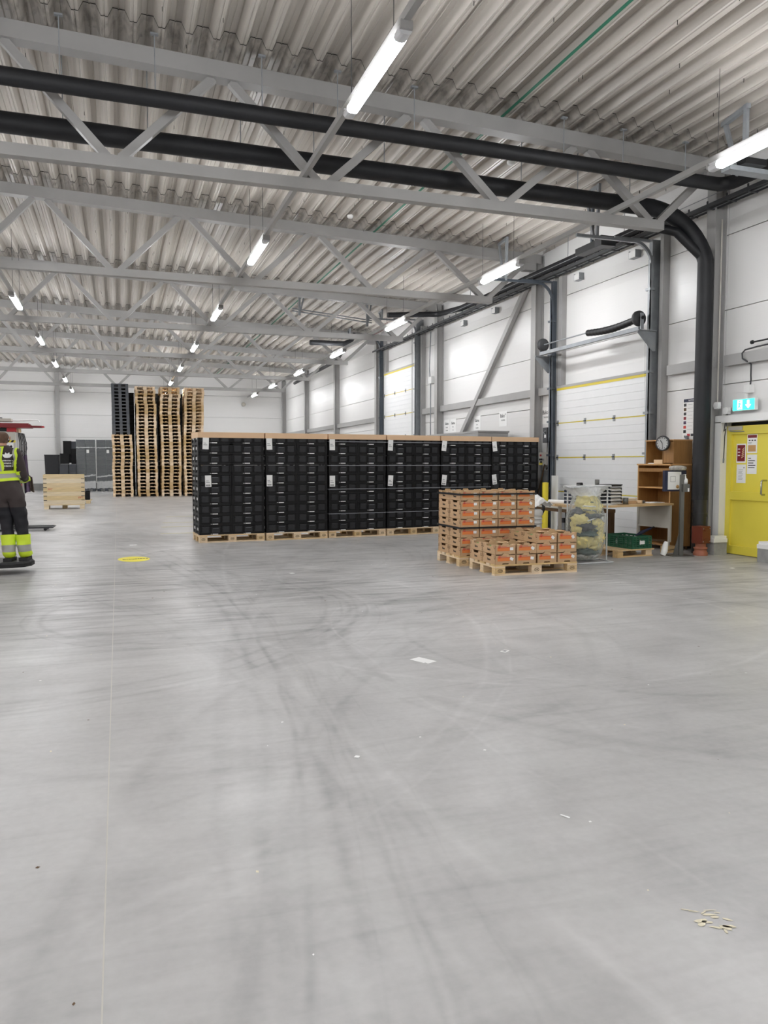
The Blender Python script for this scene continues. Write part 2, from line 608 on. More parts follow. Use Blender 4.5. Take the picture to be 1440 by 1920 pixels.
rn = random.Random(21)
for k in range(700):
    i = rn.randrange(72)
    x = -13.1 + PW * i + rn.choice((.02, .036, .055))
    y = rn.uniform(3, 34)
    b.cbox((x, y, roof(x) + .004 - .018), (.006, .006, .05), 'deck_edge')
o = b.build('screw_tips', ce)
o['kind'] = 'stuff'
b = MB()
b.box((5.13, YF, roof(5.15) - .012), (5.17, YB, roof(5.15) - .002), 'green_strip')
tag(b.build('green_cable_strip'), 'thin green strip running along the underside of the roof deck', 'strip')

# ------------------------------------------------------------------ walls of white sandwich panels
SEAM = [0.36, 1.53, 2.70, 3.87, 5.04, 6.21, 7.12]
wr = thing('wall_right', 'white sandwich panel wall with grey girts along the right side', 'wall', kind='structure')
def panel(parent, a, c):
    b = MB()
    b.box(a, c, 'panel')
    b.build('panel', parent)
g = .006
for k in range(len(COLY) - 1):
    y0, y1 = COLY[k] + g, COLY[k + 1] - g
    if k == 0:
        y0 = YF
    if k == len(COLY) - 2:
        y1 = YB
    for j in range(len(SEAM) - 1):
        z0, z1 = SEAM[j] + g, SEAM[j + 1] - g
        if COLY[k] < 9 < COLY[k + 1]:                # bay with the yellow door: leave its opening
            if z0 < 2.05:
                zt = min(z1, 2.14)
                panel(wr, (XW, 10.14, z0), (XW + .1, y1, zt))
                panel(wr, (XW, y0, z0), (XW + .1, 9.02, zt))
                if z1 > 2.14:
                    panel(wr, (XW, y0, 2.14), (XW + .1, y1, z1))
                continue
        panel(wr, (XW, y0, z0), (XW + .1, y1, z1))
b = MB()
b.box((XW + .1, YF, 0), (XW + .3, 9.02, 7.2), 'seam')
b.box((XW + .1, 10.14, 0), (XW + .3, YB, 7.2), 'seam')
b.box((XW + .1, 9.02, 2.14), (XW + .3, 10.14, 7.2), 'seam')
b.box((XW + .2, 9.02, 0), (XW + .3, 10.14, 2.14), 'seam')
b.build('backing', wr)
b = MB()
b.box((XW - .01, YF, 0), (XW + .1, 9.02, .354), 'plinth')
b.box((XW - .01, 10.26, 0), (XW + .1, YB, .354), 'plinth')
b.build('plinth', wr)
b = MB()
b.box((XW - .015, 15.25, .36), (XW - .002, 21.5, 1.28), 'plinth')
b.build('guard_plate', wr)
# horizontal girts at 3.05 m, broken by the two gates
for a, c in ((YF, 10.06), (10.26, 11.42), (15.15, 15.81), (16.01, 21.56), (21.76, 23.0), (27.51, 33.06), (33.26, 38.81), (39.01, YB)):
    b = MB()
    b.box((XW - .12, a, 2.97), (XW - .001, c, 3.14), 'steel')
    b.build('girt', wr)

wb = thing('wall_back', 'white sandwich panel wall closing the far end of the hall', 'wall', kind='structure')
BX = [XL, -8.9, -2.95, 3.1, XW]
SEB = [0.36, 1.60, 2.80, 4.0, 5.2, 6.4, 7.12]
for k in range(len(BX) - 1):
    for j in range(len(SEB) - 1):
        b = MB()
        b.box((BX[k] + g, YB, SEB[j] + g), (BX[k + 1] - g, YB + .1, SEB[j + 1] - g), 'panel')
        b.build('panel', wb)
b = MB()
b.box((XL, YB + .1, 0), (XW, YB + .2, 7.2), 'seam')
b.build('backing', wb)
b = MB()
b.box((XL, YB - .01, 0), (XW, YB + .1, .354), 'plinth')
b.build('plinth', wb)
for nm, a, c in (('wall_left', (XL - .1, YF, 0), (XL, YB, 7.2)), ('wall_front', (XL, YF - .1, 0), (XW, YF, 7.2))):
    b = MB()
    b.box(a, c, 'panel')
    tag(b.build(nm), 'plain white wall on the %s side of the hall, outside the view' % ('left' if 'left' in nm else 'camera'), 'wall', kind='structure')

# ------------------------------------------------------------------ steel columns
def h_column(name, x0, x1, yc, w, top, parent=None):
    """H section column seen flange-on: two flanges and a web, on a base plate"""
    b = MB()
    t = .016
    b.box((x0, yc - w / 2, .0), (x0 + t, yc + w / 2, top), 'steel')
    b.box((x1 - t, yc - w / 2, .0), (x1, yc + w / 2, top), 'steel')
    b.box((x0 + t, yc - .03, .0), (x1 - t, yc + .03, top), 'steel')
    b.box((x0 - .04, yc - w / 2 - .04, 0), (x1, yc + w / 2 + .04, .02), 'steel')
    return b.build(name)
for i, y in enumerate(COLY[3:]):
    y = min(y, 44.6) + (.14 if i == 0 else 0)
    lab = ['grey steel column behind the black downpipe beside the yellow door', 'grey steel column left of the nearer gate, under the diagonal brace',
           'grey steel column just right of the farther tall gate', 'grey steel column just left of the farther tall gate',
           'grey steel column on the right wall, third from the far corner', 'grey steel column on the right wall, second from the far corner',
           'grey steel column in the far right corner of the hall'][i]
    tag(h_column('steel_column', 8.98, XW - .002, y, .2, roof(9.1) - .02), lab, 'column', 'columns of the right wall')
for x, lab in ((-8.9, 'grey steel column on the back wall, outside the left edge of view'), (-2.95, 'grey steel column on the back wall above the black bins'), (3.1, 'grey steel column on the back wall hidden by the tall pallet stacks')):
    b = MB()
    b.box((x - .1, YB - .2, 0), (x + .1, YB - .184, 6.4), 'steel')
    b.box((x - .03, YB - .184, 0), (x + .03, YB - .02, 6.4), 'steel')
    b.box((x - .1, YB - .02, 0), (x + .1, YB - .002, 6.4), 'steel')
    tag(b.build('steel_column'), lab, 'column', 'columns of the back wall')
b = MB()
b.bar((9.1, 16.1, 5.85), (9.1, 21.45, .95), .13, .10, 'steel', (1, 0, 0))
tag(b.build('diagonal_brace'), 'grey steel diagonal brace crossing the wall between the two gates', 'brace')

# ------------------------------------------------------------------ roof trusses
TL = ['nearest roof truss, directly behind the upper black pipe', 'second roof truss from the camera', 'third roof truss from the camera', 'fourth roof truss from the camera',
      'fifth roof truss from the camera', 'farthest roof truss, just in front of the back wall']
NB = [7.77 - 2.58 * k for k in range(0, 9)]
for i, y in enumerate(TRUSSY):
    t = thing('roof_truss', 'grey steel lattice ' + TL[i], 'truss', (0, y, 0), 0, 'steel roof trusses')
    b = MB()
    x0, x1 = XL + .1, 9.12
    hw, hh = .1, .2
    vs = [(x, s * hw, roof(x) - .004 - d) for x in (x0, x1) for s in (-1, 1) for d in (0, hh)]
    b.add(vs, [(0, 1, 5, 4), (2, 6, 7, 3), (1, 3, 7, 5), (0, 4, 6, 2), (0, 2, 3, 1), (4, 5, 7, 6)], 'steel')
    b.build('top_chord', t)
    b = MB()
    b.box((XL + .5, -.07, 4.98), (7.92, .07, 5.12), 'steel')
    b.build('bottom_chord', t)
    b = MB()
    b.box((8.7, -.1, roof(9) - .36), (9.0, .1, roof(9) - .2), 'steel')
    b.build('seat_plate', t)
    for nb in NB:
        for s in (-1, 1):
            xt = nb + s * (1.29 - .11)
            if nb > 7 and s > 0:
                xt = 8.75
            if xt < XL + .2:
                continue
            b = MB()
            b.bar((nb + s * .075, 0, 5.10), (xt, 0, roof(xt) - .20), .10, .10, 'steel', (0, 1, 0))
            b.build('diagonal', t)

# ------------------------------------------------------------------ lights on their rails
RAILX = [7.0, 2.35, -2.1, -6.6, -11.0]
LY = [-4.4, 1.4, 7.2, 13.7, 19.6, 25.4, 31.2, 36.9, 42.1]
for i, x in enumerate(RAILX):
    lab = ['right-hand', 'middle', 'left-hand', 'far left', 'outermost left'][i]
    r = thing('light_rail', 'thin grey steel rail carrying the %s row of ceiling lights' % lab, 'rail', (x, 0, 0), 0, 'light rails')
    b = MB()
    b.box((-.03, YF + .1, 5.125), (.03, YB - .3, 5.20), 'steel')
    b.build('channel', r)
    for y in LY:
        for dy in (-.55, .75):
            b = MB()
            b.tube([(0, y + dy, 5.2), (0, y + dy, roof(x) + .02)], .004, 'dark_grey', 4)
            b.build('wire', r)
LL = 1.7
def make_light():
    t = thing('ceiling_light', '', 'light')
    b = MB()
    b.box((-.035, -LL / 2, .075), (.035, LL / 2, .10), 'lamp_body')
    b.build('housing', t)
    b = MB()
    prof = [(-.04, .076), (-.058, .06), (-.06, .03), (-.045, .006), (-.02, 0), (.02, 0), (.045, .006), (.06, .03), (.058, .06), (.04, .076)]
    b.prism([(x, z) for x, z in prof], -LL / 2 + .14, LL / 2 - .14, 'lamp', Matrix(((1, 0, 0, 0), (0, 0, 1, 0), (0, 1, 0, 0), (0, 0, 0, 1))))
    b.build('diffuser', t)
    for s in (-1, 1):
        b = MB()
        b.prism([(x * .98, z + .001) for x, z in prof], min(s * (LL / 2 - .139), s * LL / 2), max(s * (LL / 2 - .139), s * LL / 2), 'lamp_body', Matrix(((1, 0, 0, 0), (0, 0, 1, 0), (0, 1, 0, 0), (0, 0, 0, 1))))
        b.cbox((0, s * (LL / 2 + .015), .07), (.11, .03, .07), 'steel')
        b.build('end_cap', t)
    return t
proto = make_light()
first = True
for i, x in enumerate(RAILX):
    row = ['right-hand', 'middle', 'left-hand', 'far left', 'outermost left'][i]
    for k, y in enumerate(LY):
        if k < 2:
            lab = 'long white ceiling light in the %s row, %s, outside the view' % (row, ['farthest behind the camera', 'above the camera'][k])
        elif i == 2 and k < 4 or i > 2:
            lab = 'long white ceiling light in the %s row off the left edge, %s in line' % (row, ORD[k - 2])
        else:
            lab = 'long white ceiling light in the %s row, %s from the camera' % (row, ORD[k - 2 if i != 2 else k - 4])
        if first:
            proto.location = (x, y, 5.025)
            proto['label'] = lab
            proto['group'] = 'ceiling lights'
            first = False
        else:
            copy_thing(proto, (x, y, 5.025), 0, lab, 'ceiling lights')

# ------------------------------------------------------------------ black insulated pipes
def bumpy(pts, r):
    """slightly uneven insulated pipe: resample with small radius changes"""
    out, rs = [], []
    for i in range(len(pts) - 1):
        p, q = Vector(pts[i]), Vector(pts[i + 1])
        n = max(1, int((q - p).length / .35))
        for k in range(n):
            t = k / n
            out.append(p.lerp(q, t))
            rs.append(r * (1 + .05 * mnoise.noise(Vector((out[-1].x * 1.3, out[-1].y * 1.3, out[-1].z)))))
    out.append(Vector(pts[-1]))
    rs.append(r)
    return out, rs
def arc(c, u, v, r, a0, a1, n=8):
    c, u, v = Vector(c), Vector(u), Vector(v)
    return [c + (u * math.cos(a0 + (a1 - a0) * i / n) + v * math.sin(a0 + (a1 - a0) * i / n)) * r for i in range(n + 1)]
pa = thing('insulated_pipe', 'upper black insulated pipe hanging in front of the nearest truss', 'pipe', group='black pipes under the roof')
pts = [(XL + .2, 9.75, 5.80), (8.55, 9.75, 5.62)] + arc((8.55, 9.55, 5.62), (0, 1, 0), (1, 0, 0), .2, 0, PI / 2, 6)[1:] + [(8.75, YF + .2, 5.56)]
p, r = bumpy(pts, .098)
b = MB()
b.tube(p, r, 'pipe_black', 14)
b.build('pipe', pa)
def hanger(parent, x, y, z, zt):
    b = MB()
    b.tube([(x, y, z), (x, y, zt)], .007, 'galv', 5)
    b.cbox((x, y, zt - .01), (.09, .05, .02), 'galv')
    b.build('hanger_rod', parent)
for x in (-3.4, -1.9, -.53, .5, 1.75, 2.7, 3.73, 5.95, 6.92, 8.0):
    hanger(pa, x, 9.75, 5.72, roof(x) + .0)
pb = thing('insulated_pipe', 'lower thick black insulated pipe behind the nearest truss, turning down the wall', 'pipe', group='black pipes under the roof')
pts = [(XL + .2, 10.52, 5.56), (8.02, 10.52, 5.45)] + arc((8.02, 10.24, 4.62), (0, .34, 1), (1, 0, 0), .82, 0, PI / 2, 9)[1:] + [(8.84, 10.24, .86)]
p, r = bumpy(pts, .125)
b = MB()
b.tube(p, r, 'pipe_black', 16)
b.build('pipe', pb)
b = MB()
p, r = bumpy([(7.6, 10.62, 5.2), (8.28, 10.52, 5.14), (8.42, 10.42, 5.08), (8.82, 10.26, 4.66)], .072)
b.tube(p, r, 'pipe_black', 12)
b.build('branch', pb)
b = MB()
b.tube([(8.84, 10.24, .9), (8.84, 10.24, .0)], .112, 'pipe_bare', 16)
for z in (.62, .90, .34):
    b.tube([(8.84, 10.24, z - .03), (8.84, 10.24, z + .03)], .124, 'pipe_bare', 16)
b.build('soil_pipe', pb)
for x in (-3.4, -1.9, -.55, .44, 1.6, 2.58, 3.58, 5.71, 6.67, 7.6):
    hanger(pb, x, 10.52, 5.55, roof(x) + .0)
pc = thing('insulated_pipe', 'black insulated pipe along the top of the right wall, bending in past the third truss', 'pipe', group='black pipes under the roof')
pts = [(8.86, 11.2, 5.60), (8.86, 19.6, 5.62), (8.86, 20.9, 5.72)] + arc((8.6, 20.9, 5.72), (1, 0, 0), (0, 1, 0), .26, 0, PI / 2, 6)[1:] + [(7.3, 21.16, 5.62)]
p, r = bumpy(pts, .075)
b = MB()
b.tube(p, r, 'pipe_black', 12)
b.build('pipe', pc)
for y in (12.4, 14.3, 17, 19):
    hanger(pc, 8.86, y, 5.66, roof(8.86))
pd = thing('insulated_pipe', 'short crooked black pipe high on the right wall beyond the farther gate', 'pipe', group='black pipes under the roof')
p, r = bumpy([(6.2, 26, 5.50), (7.4, 26, 5.52), (7.62, 26.02, 5.60), (7.8, 26.05, 5.86)], .085)
b = MB()
b.tube(p, r, 'pipe_black', 10)
b.build('pipe', pd)
p, r = bumpy([(7.5, 26, 5.54), (8.3, 30.2, 5.5), (8.5, 39, 5.45)], .07)
b = MB()
b.tube(p, r, 'pipe_black', 10)
b.build('branch', pd)

# cable tray along the right wall
ct = thing('cable_tray', 'dark ladder cable tray full of cables along the top of the right wall', 'cable tray')
for x in (8.84, 9.02):
    b = MB()
    b.box((x - .008, YF + .2, 5.44), (x + .008, 27.3, 5.50), 'dark_grey')
    b.build('side_rail', ct)
b = MB()
b.box((-.09, -.012, 0), (.09, .012, .015), 'dark_grey')
b.box((-.096, -.012, 0), (-.082, .012, .12), 'dark_grey')
rung = b.mesh('rung')
for k in range(52):
    link('rung', rung, ct, (8.93, 5.2 + k * .42, 5.425))
for k, (x, z, rr, m) in enumerate(((8.87, 5.465, .014, 'black'), (8.90, 5.46, .011, 'dark_grey'), (8.93, 5.465, .013, 'black'), (8.96, 5.46, .012, 'galv'), (8.99, 5.462, .014, 'black'), (8.885, 5.49, .010, 'black'), (8.945, 5.49, .011, 'dark_grey'))):
    b = MB()
    pp = [(x + .008 * math.sin(j * 1.7 + k), YF + .3 + j * 1.2, z + .004 * math.sin(j * 2.3 + k * 2)) for j in range(29)]
    b.tube(pp, rr, m, 6)
    b.build('cable', ct)
b = MB()
b.tube([(8.74, YF + .3, 5.56), (8.74, 21, 5.56)], .006, 'galv', 6)
b.build('support_wire', ct)
# small open box brackets hanging under the tray
b = MB()
b.box((-.10, -.10, -.07), (.02, .10, -.062), 'galv')
b.box((-.10, -.10, -.07), (-.095, .10, .05), 'white')
b.box((-.10, .092, -.07), (.02, .10, .07), 'galv')
b.box((-.10, -.10, -.07), (.02, -.092, .07), 'galv')
br = b.mesh('wall_bracket')
for k, y in enumerate((12.45, 14.3, 18.1, 20.0)):
    o = link('wall_bracket', br, None, (9.17, y, 5.30))
    tag(o, 'small galvanised box bracket high on the right wall, %s from the camera' % ORD[k], 'bracket', 'box brackets under the cable tray')

# ------------------------------------------------------------------ sectional gates
def gate(name, y0, y1, zs, track_top, label, shaft):
    t = thing(name, label, 'gate', (0, 0, 0), 0, None, 'structure')
    XG = 9.06
    for a, c in zip(zs[:-1], zs[1:]):
        b = MB()
        n = 5
        h = (c - a - .012) / n
        for k in range(n):
            z = a + .006 + k * h
            prof = [(XG + .006, z), (XG, z + .005), (XG, z + h - .005), (XG + .006, z + h)]
            vs = [(x, y, zz) for y in (y0, y1) for x, zz in prof]
            b.add(vs, [(i, i + 1, 5 + i, 4 + i) for i in range(3)], 'gate_panel')
        b.box((XG + .006, y0, a + .004), (XG + .045, y1, c - .004), 'gate_panel')
        b.build('door_section', t)
        b = MB()
        top = c == zs[-1]
        b.box((XG - .006, y0, c - (.05 if top else .013)), (XG + .03, y1, c + (.0 if top else .004)), 'yellow_edge')
        b.build('edge_strip', t)
        if top:
            b = MB()
            b.box((XG - .012, y0, c), (XG + .04, y1, c + .05), 'steel')
            b.build('top_seal', t)
        else:
            for f in (.02, .345, .655, .98):
                y = y0 + (y1 - y0) * f
                b = MB()
                b.box((XG - .014, y - .03, c - .06), (XG, y + .03, c - .012), 'galv')
                b.box((XG - .014, y - .03, c + .012), (XG, y + .03, c + .055), 'galv')
                b.tube([(XG - .016, y - .035, c), (XG - .016, y + .035, c)], .012, 'dark_grey', 6)
                b.build('hinge', t)
    b = MB()
    b.box((XG - .02, y0, .0), (XG + .05, y1, zs[0] + .002), 'rubber')
    b.build('bottom_seal', t)
    # tracks
    for yt, m, nm in ((y1 + .05, 'track_dark', 'left'), (y0 - .06, 'galv', 'right')):
        b = MB()
        b.box((8.955, yt - .015, .02), (9.05, yt + .075, track_top), m)
        b.box((9.05, yt - .012, .02), (XW - .01, yt + .05, track_top), 'galv' if m == 'galv' else 'steel')
        b.box((8.90, yt - .05, .02), (8.955, yt - .03, track_top - .35), m)
        b.box((8.90, yt - .05, .02), (8.915, yt + .02, track_top - .35), m)
        b.build('track', t)
        for z in [0.9 + .72 * k for k in range(int((track_top - .9) / .72))]:
            b = MB()
            b.box((8.89, yt - .065, z - .02), (9.0, yt + .08, z + .02), m)
            b.build('clamp', t)
        pts = [(8.93, yt - .03, track_top - .7)] + arc((8.93 - .38, yt - .03, track_top - .45), (1, 0, 0), (0, 0, 1), .38, 0, PI / 2, 7) + [(7.4, yt - .03, track_top - .07)]
        b = MB()
        for i in range(len(pts) - 1):
            b.bar(pts[i], pts[i + 1], .05, .045, m, (0, 1, 0))
        b.build('curved_track', t)
        b = MB()
        b.bar((8.93, yt + .03, track_top - .02), (8.2, yt + .03, track_top - .02), .04, .04, m)
        b.bar((7.8, yt - .03, track_top - .08), (7.8, yt - .08, roof(7.8)), .05, .05, 'galv', (1, 0, 0))
        b.bar((7.8, yt + .06, track_top - .08), (7.86, yt + .4, roof(7.8)), .05, .04, 'galv', (1, 0, 0))
        b.bar((7.8, yt - .1, roof(7.8) - .03), (7.86, yt + .42, roof(7.8) - .03), .05, .05, 'galv')
        b.build('track_hanger', t)
    # frame posts beside the opening
    b = MB()
    b.box((9.08, y1 - .12, zs[-1] + .06), (XW - .001, y1 + .02, roof(9.1) - .45), 'steel')
    b.build('frame_post', t)
    for yy in (y0 - .24, y1 + .15):
        b = MB()
        b.box((9.06, yy, 0), (XW - .001, yy + .09, roof(9.1) - .4), 'steel')
        b.build('frame_post', t)
    if shaft:
        zsft, xs = shaft, 8.74
        b = MB()
        b.tube([(xs, y0 - .1, zsft), (xs, y1 + .12, zsft)], .014, 'galv', 8)
        b.build('shaft', t)
        b = MB()
        K = 40
        pp, rr = [], []
        for i in range(K + 1):
            f = i / K
            y = y0 + .10 + 1.45 * f
            pp.append((xs - .0, y, zsft - .05 * math.sin(PI * min(1, f * 1.0)) * .9 - .01))
            rr.append(.068 + .004 * math.sin(i * 2.1) - .006 * abs(2 * f - 1))
        b.tube(pp, rr, 'black', 14)
        b.build('torsion_spring', t)
        for y, s in ((y0 - .02, 1), (y1 + .06, -1)):
            b = MB()
            Mx = Matrix.Translation((xs, y, zsft)) @ Matrix.Rotation(PI / 2, 4, 'X')
            b.lathe([(.03, -.05), (.10, -.05), (.135, -.03), (.135, .02), (.10, .045), (.03, .05)], 'dark_grey', 20, Mx)
            b.build('cable_drum', t)
            b = MB()
            b.box((xs - .03, y - s * .10, zsft - .20), (xs + .03, y - s * .075, zsft + .08), 'galv')
            b.tube([(xs, y - s * .12, zsft), (xs, y - s * .05, zsft)], .03, 'black', 10)
            b.build('bearing_plate', t)
            b = MB()
            Mp = Matrix(((1, 0, 0, 0), (0, 0, 1, y - s * .13), (0, 1, 0, 0), (0, 0, 0, 1)))
            b.prism([(8.62, zsft - .22), (9.0, zsft - .22), (9.0, zsft - .58), (8.93, zsft - .58), (8.62, zsft - .27)], -.006, .006, 'galv', Mp)
            b.prism([(8.62, zsft - .22), (9.0, zsft - .22), (9.0, zsft - .235), (8.62, zsft - .235)], -.04, .04, 'galv', Mp)
            b.build('corner_bracket', t)
        b = MB()
        b.box((xs - .04, y0 - .06, zsft - .215), (xs + .04, y1 + .14, zsft - .145), 'galv')
        b.build('cross_beam', t)
        for y, dy in ((y0 + .02, 0), (y1 - .02, 0)):
            b = MB()
            b.tube([(9.0, y, .2), (8.9, y, zsft - .1)], .003, 'galv', 4)
            b.build('lift_cable', t)
    else:
        b = MB()
        b.tube([(8.7, y0 - .1, track_top + .1), (8.7, y1 + .1, track_top + .1)], .06, 'dark_red', 10)
        b.build('shaft', t)
        for dy in (.33, .40):
            b = MB()
            b.tube([(8.98, y0 + dy, .6), (8.98, y0 + dy, track_top - .1)], .006, 'grey_ink', 5)
            b.build('pull_chain', t)
    return t
gate('door_1', 11.78, 14.98, [.08, .84, 1.57, 2.31, 3.06], 5.36, 'nearer white sectional gate with yellow edged panels behind the work table', 3.99)
gate('door_2', 23.25, 26.65, [.08, .84, 1.59, 2.34, 3.09, 3.84, 4.60], 5.95, 'farther tall white sectional gate with yellow seams on the right wall', None)
b = MB()
b.box((8.15, 12.1, 5.30), (8.35, 12.9, 5.42), 'black')
b.box((8.1, 12.0, 5.27), (8.4, 12.2, 5.44), 'dark_grey')
b.bar((8.25, 12.5, 5.4), (8.25, 12.5, roof(8.2)), .05, .05, 'track_dark', (1, 0, 0))
tag(b.build('gate_motor'), 'black motor unit hanging above the nearer gate under the truss end', 'motor')

# triangular hanger frames above the right-hand light row
b = MB()
zt = roof(7.95)
b.bar((7.93, 8.5, 5.3), (7.93, 8.5, zt), .06, .05, 'galv', (1, 0, 0))
b.bar((7.93, 8.62, 5.3), (8.05, 9.02, zt), .06, .04, 'galv', (1, 0, 0))
b.bar((7.93, 8.46, zt - .03), (8.05, 9.06, zt - .03), .06, .06, 'galv')
b.box((7.6, 8.4, 5.26), (8.6, 8.56, 5.32), 'galv')
b.box((7.75, 8.30, 5.321), (8.1, 8.45, 5.40), 'black')
tag(b.build('hanger_frame'), 'grey steel hanger frame with a short rail above the nearest right-hand light', 'frame')
b = MB()
b.bar((4.85, 22.5, 5.83), (7.26, 22.5, 5.62), .05, .03, 'galv')
b.bar((4.85, 22.5, 5.90), (7.26, 22.5, 5.69), .05, .03, 'galv')
for x, z in ((5.05, 5.70), (7.1, 5.5)):
    b.bar((x, 22.44, z), (x, 22.44, roof(x)), .06, .06, 'galv', (1, 0, 0))
    b.bar((x + .04, 22.52, z + .1), (x + .15, 22.52, roof(x)), .05, .04, 'galv', (1, 0, 0))
tag(b.build('overhead_gate_rail'), 'grey double rail hanging under the roof behind the third truss', 'rail')

# ------------------------------------------------------------------ yellow personnel door
d = thing('door_3', 'yellow metal door with taped notices and a steel pull handle', 'door', (0, 0, 0), 0, None, 'structure')
XD = 9.255
b = MB()
b.box((XD, 9.05, .01), (XD + .04, 10.10, 2.03), 'door_yellow')
b.build('leaf', d)
for y0, y1, z0, z1 in ((9.17, 10.0, .01, .14), (9.17, 10.0, .87, 1.0), (9.17, 10.0, 1.90, 2.03), (10.0, 10.1, .01, 2.03), (9.05, 9.17, .01, 2.03)):
    b = MB()
    b.box((XD - .035, y0, z0), (XD - .0005, y1, z1), 'door_yellow')
    b.build('rail', d)
b = MB()
b.box((9.10, 10.105, 0), (XD + .05, 10.24, 2.10), 'white')
b.box((9.10, 8.92, 0), (XD + .05, 9.04, 2.10), 'white')
b.box((9.10, 8.92, 2.085), (XD + .05, 10.24, 2.20), 'white')
b.build('frame', d)
b = MB()
b.tube([(XD, 9.30, 1.185), (9.17, 9.30, 1.185), (9.155, 9.30, 1.17), (9.155, 9.30, .985), (9.17, 9.30, .97), (XD, 9.30, .97)], .014, 'chrome', 10)
b.build('pull_handle', d)
b = MB()
b.box((9.20, 9.77, 1.965), (XD, 10.06, 2.025), 'beige')
b.tube([(9.2, 10.02, 1.955), (9.19, 9.9, 1.945), (9.23, 9.72, 1.94)], .008, 'galv', 6)
b.build('door_closer', d)
# notices on the door
def notice(name, label, y, z, w, h, parts, x=XD - .001, tilt=0.0, face=ON_RIGHT, base='paper', loc=None):
    t = link(name, None, None, loc or (x, y, z), (face[0], tilt, face[2]) if face == ON_RIGHT else face)
    tag(t, label, 'notice')
    b = MB()
    b.box((-w / 2, -h / 2, 0), (w / 2, h / 2, .002), base)
    b.build('sheet', t)
    for nm, m, x0, y0, x1, y1 in parts:
        b = MB()
        b.box((x0, y0, .002), (x1, y1, .003), m)
        b.build(nm, t)
    return t
n = notice('fire_notice', 'red and white fire instructions sheet on the yellow door', 9.825, 1.60, .195, .30, [('red_field', 'dark_red', -.08, -.125, .08, .13)])
for k in range(5):
    b = MB()
    b.bar((.01 + .004 * k, -.07 + k * .03, .004), (.06 + .002 * k, -.04 + k * .032, .004), .012, .002, 'card_light')
    b.build('flame_stroke', n)
for k in range(3):
    b = MB()
    b.box((-.065, .06 - k * .05, .003), (-.02, .075 - k * .05, .0045), 'paper')
    b.build('text_line', n)
notice('map_notice', 'notice with a brown heading and a small map on the yellow door', 9.605, 1.745, .20, .29,
       [('heading', 'dark_red', -.09, .09, .09, .135), ('map', 'tan', -.08, -.12, .075, -.02)] + [('pictogram', 'ink', -.07 + .055 * k, .045, -.035 + .055 * k, .06) for k in range(3)] + [('text_line', 'grey_ink', -.08, .02 - .012 * k, .0 - .01 * k, .025 - .012 * k) for k in range(3)])
notice('text_notice', 'white sheet with five bold text lines on the yellow door', 9.60, 1.43, .195, .30,
       [('text_line', 'ink', -.075, .085 - .036 * k, [-.02, .06, .03, .07, .055][k], .097 - .036 * k) for k in range(5)])
notice('list_notice', 'white sheet with pale small print low on the yellow door', 9.815, 1.28, .19, .29,
       [('text_line', 'grey_ink', -.055, .06 - .022 * k, .04 - .012 * (k % 3), .066 - .022 * k) for k in range(8)] + [('mark', 'ink', .05, .085, .065, .105)])
# exit sign with its box and cable
e = thing('exit_sign', 'lit green emergency exit sign with white arrow over the yellow door', 'sign', (9.10, 9.61, 2.34))
b = MB()
b.box((-.03, -.225, -.09), (.03, .225, .09), 'white')
b.build('housing', e)
b = MB()
b.box((-.036, -.215, -.082), (-.030, .215, .082), 'exit_green')
b.build('green_field', e)
b = MB()
Ms = Matrix(((0, 0, -1, -.037), (-1, 0, 0, 0), (0, 1, 0, 0), (0, 0, 0, 1)))
b.prism([(.10, -.06), (.155, -.005), (.12, -.005), (.12, .065), (.08, .065), (.08, -.005), (.045, -.005)], 0, .003, 'exit_white', Ms)
b.build('arrow', e)
b = MB()
b.prism([(-.12, -.07), (-.02, -.07), (-.02, .07), (-.12, .07)], 0, .002, 'exit_white', Ms)
b.prism([(-.085, .035), (-.06, .035), (-.06, .06), (-.085, .06)], .002, .004, 'exit_green', Ms)
b.prism([(-.10, .025), (-.06, .03), (-.04, .0), (-.05, -.01), (-.065, .01), (-.065, -.02), (-.04, -.06), (-.055, -.065), (-.08, -.03), (-.10, -.06), (-.115, -.05), (-.09, -.01), (-.09, .01), (-.105, 0)], .002, .004, 'exit_green', Ms)
b.build('running_figure', e)
b = MB()
b.box((.0, -.02, .09), (.03, .02, .17), 'white')
b.build('stem', e)
b = MB()
b.box((9.10, 9.54, 2.52), (9.2, 9.65, 2.64), 'white')
b.build('junction_box', e, (-9.10, -9.61, -2.34))
b = MB()
b.tube([(9.15, 9.57, 2.64), (9.15, 9.56, 2.72), (9.13, 9.545, 2.78), (9.13, 9.545, 2.95), (9.06, 9.58, 3.0), (9.05, 9.64, 3.04), (9.05, 9.65, 3.12), (9.08, 9.62, 3.17), (9.1, 9.4, 3.19), (9.12, 8.4, 3.22)], .012, 'dark_grey', 6)
b.build('cable', e, (-9.10, -9.61, -2.34))
b = MB()
b.tube([(9.06, 9.45, 3.26), (9.06, 8.0, 3.28)], .013, 'black', 8)
b.tube([(9.06, 9.45, 3.26), (9.06, 9.48, 3.26)], .03, 'black', 8)
tag(b.build('curtain_rod'), 'black rod with round end above the exit sign on the girt', 'rod')
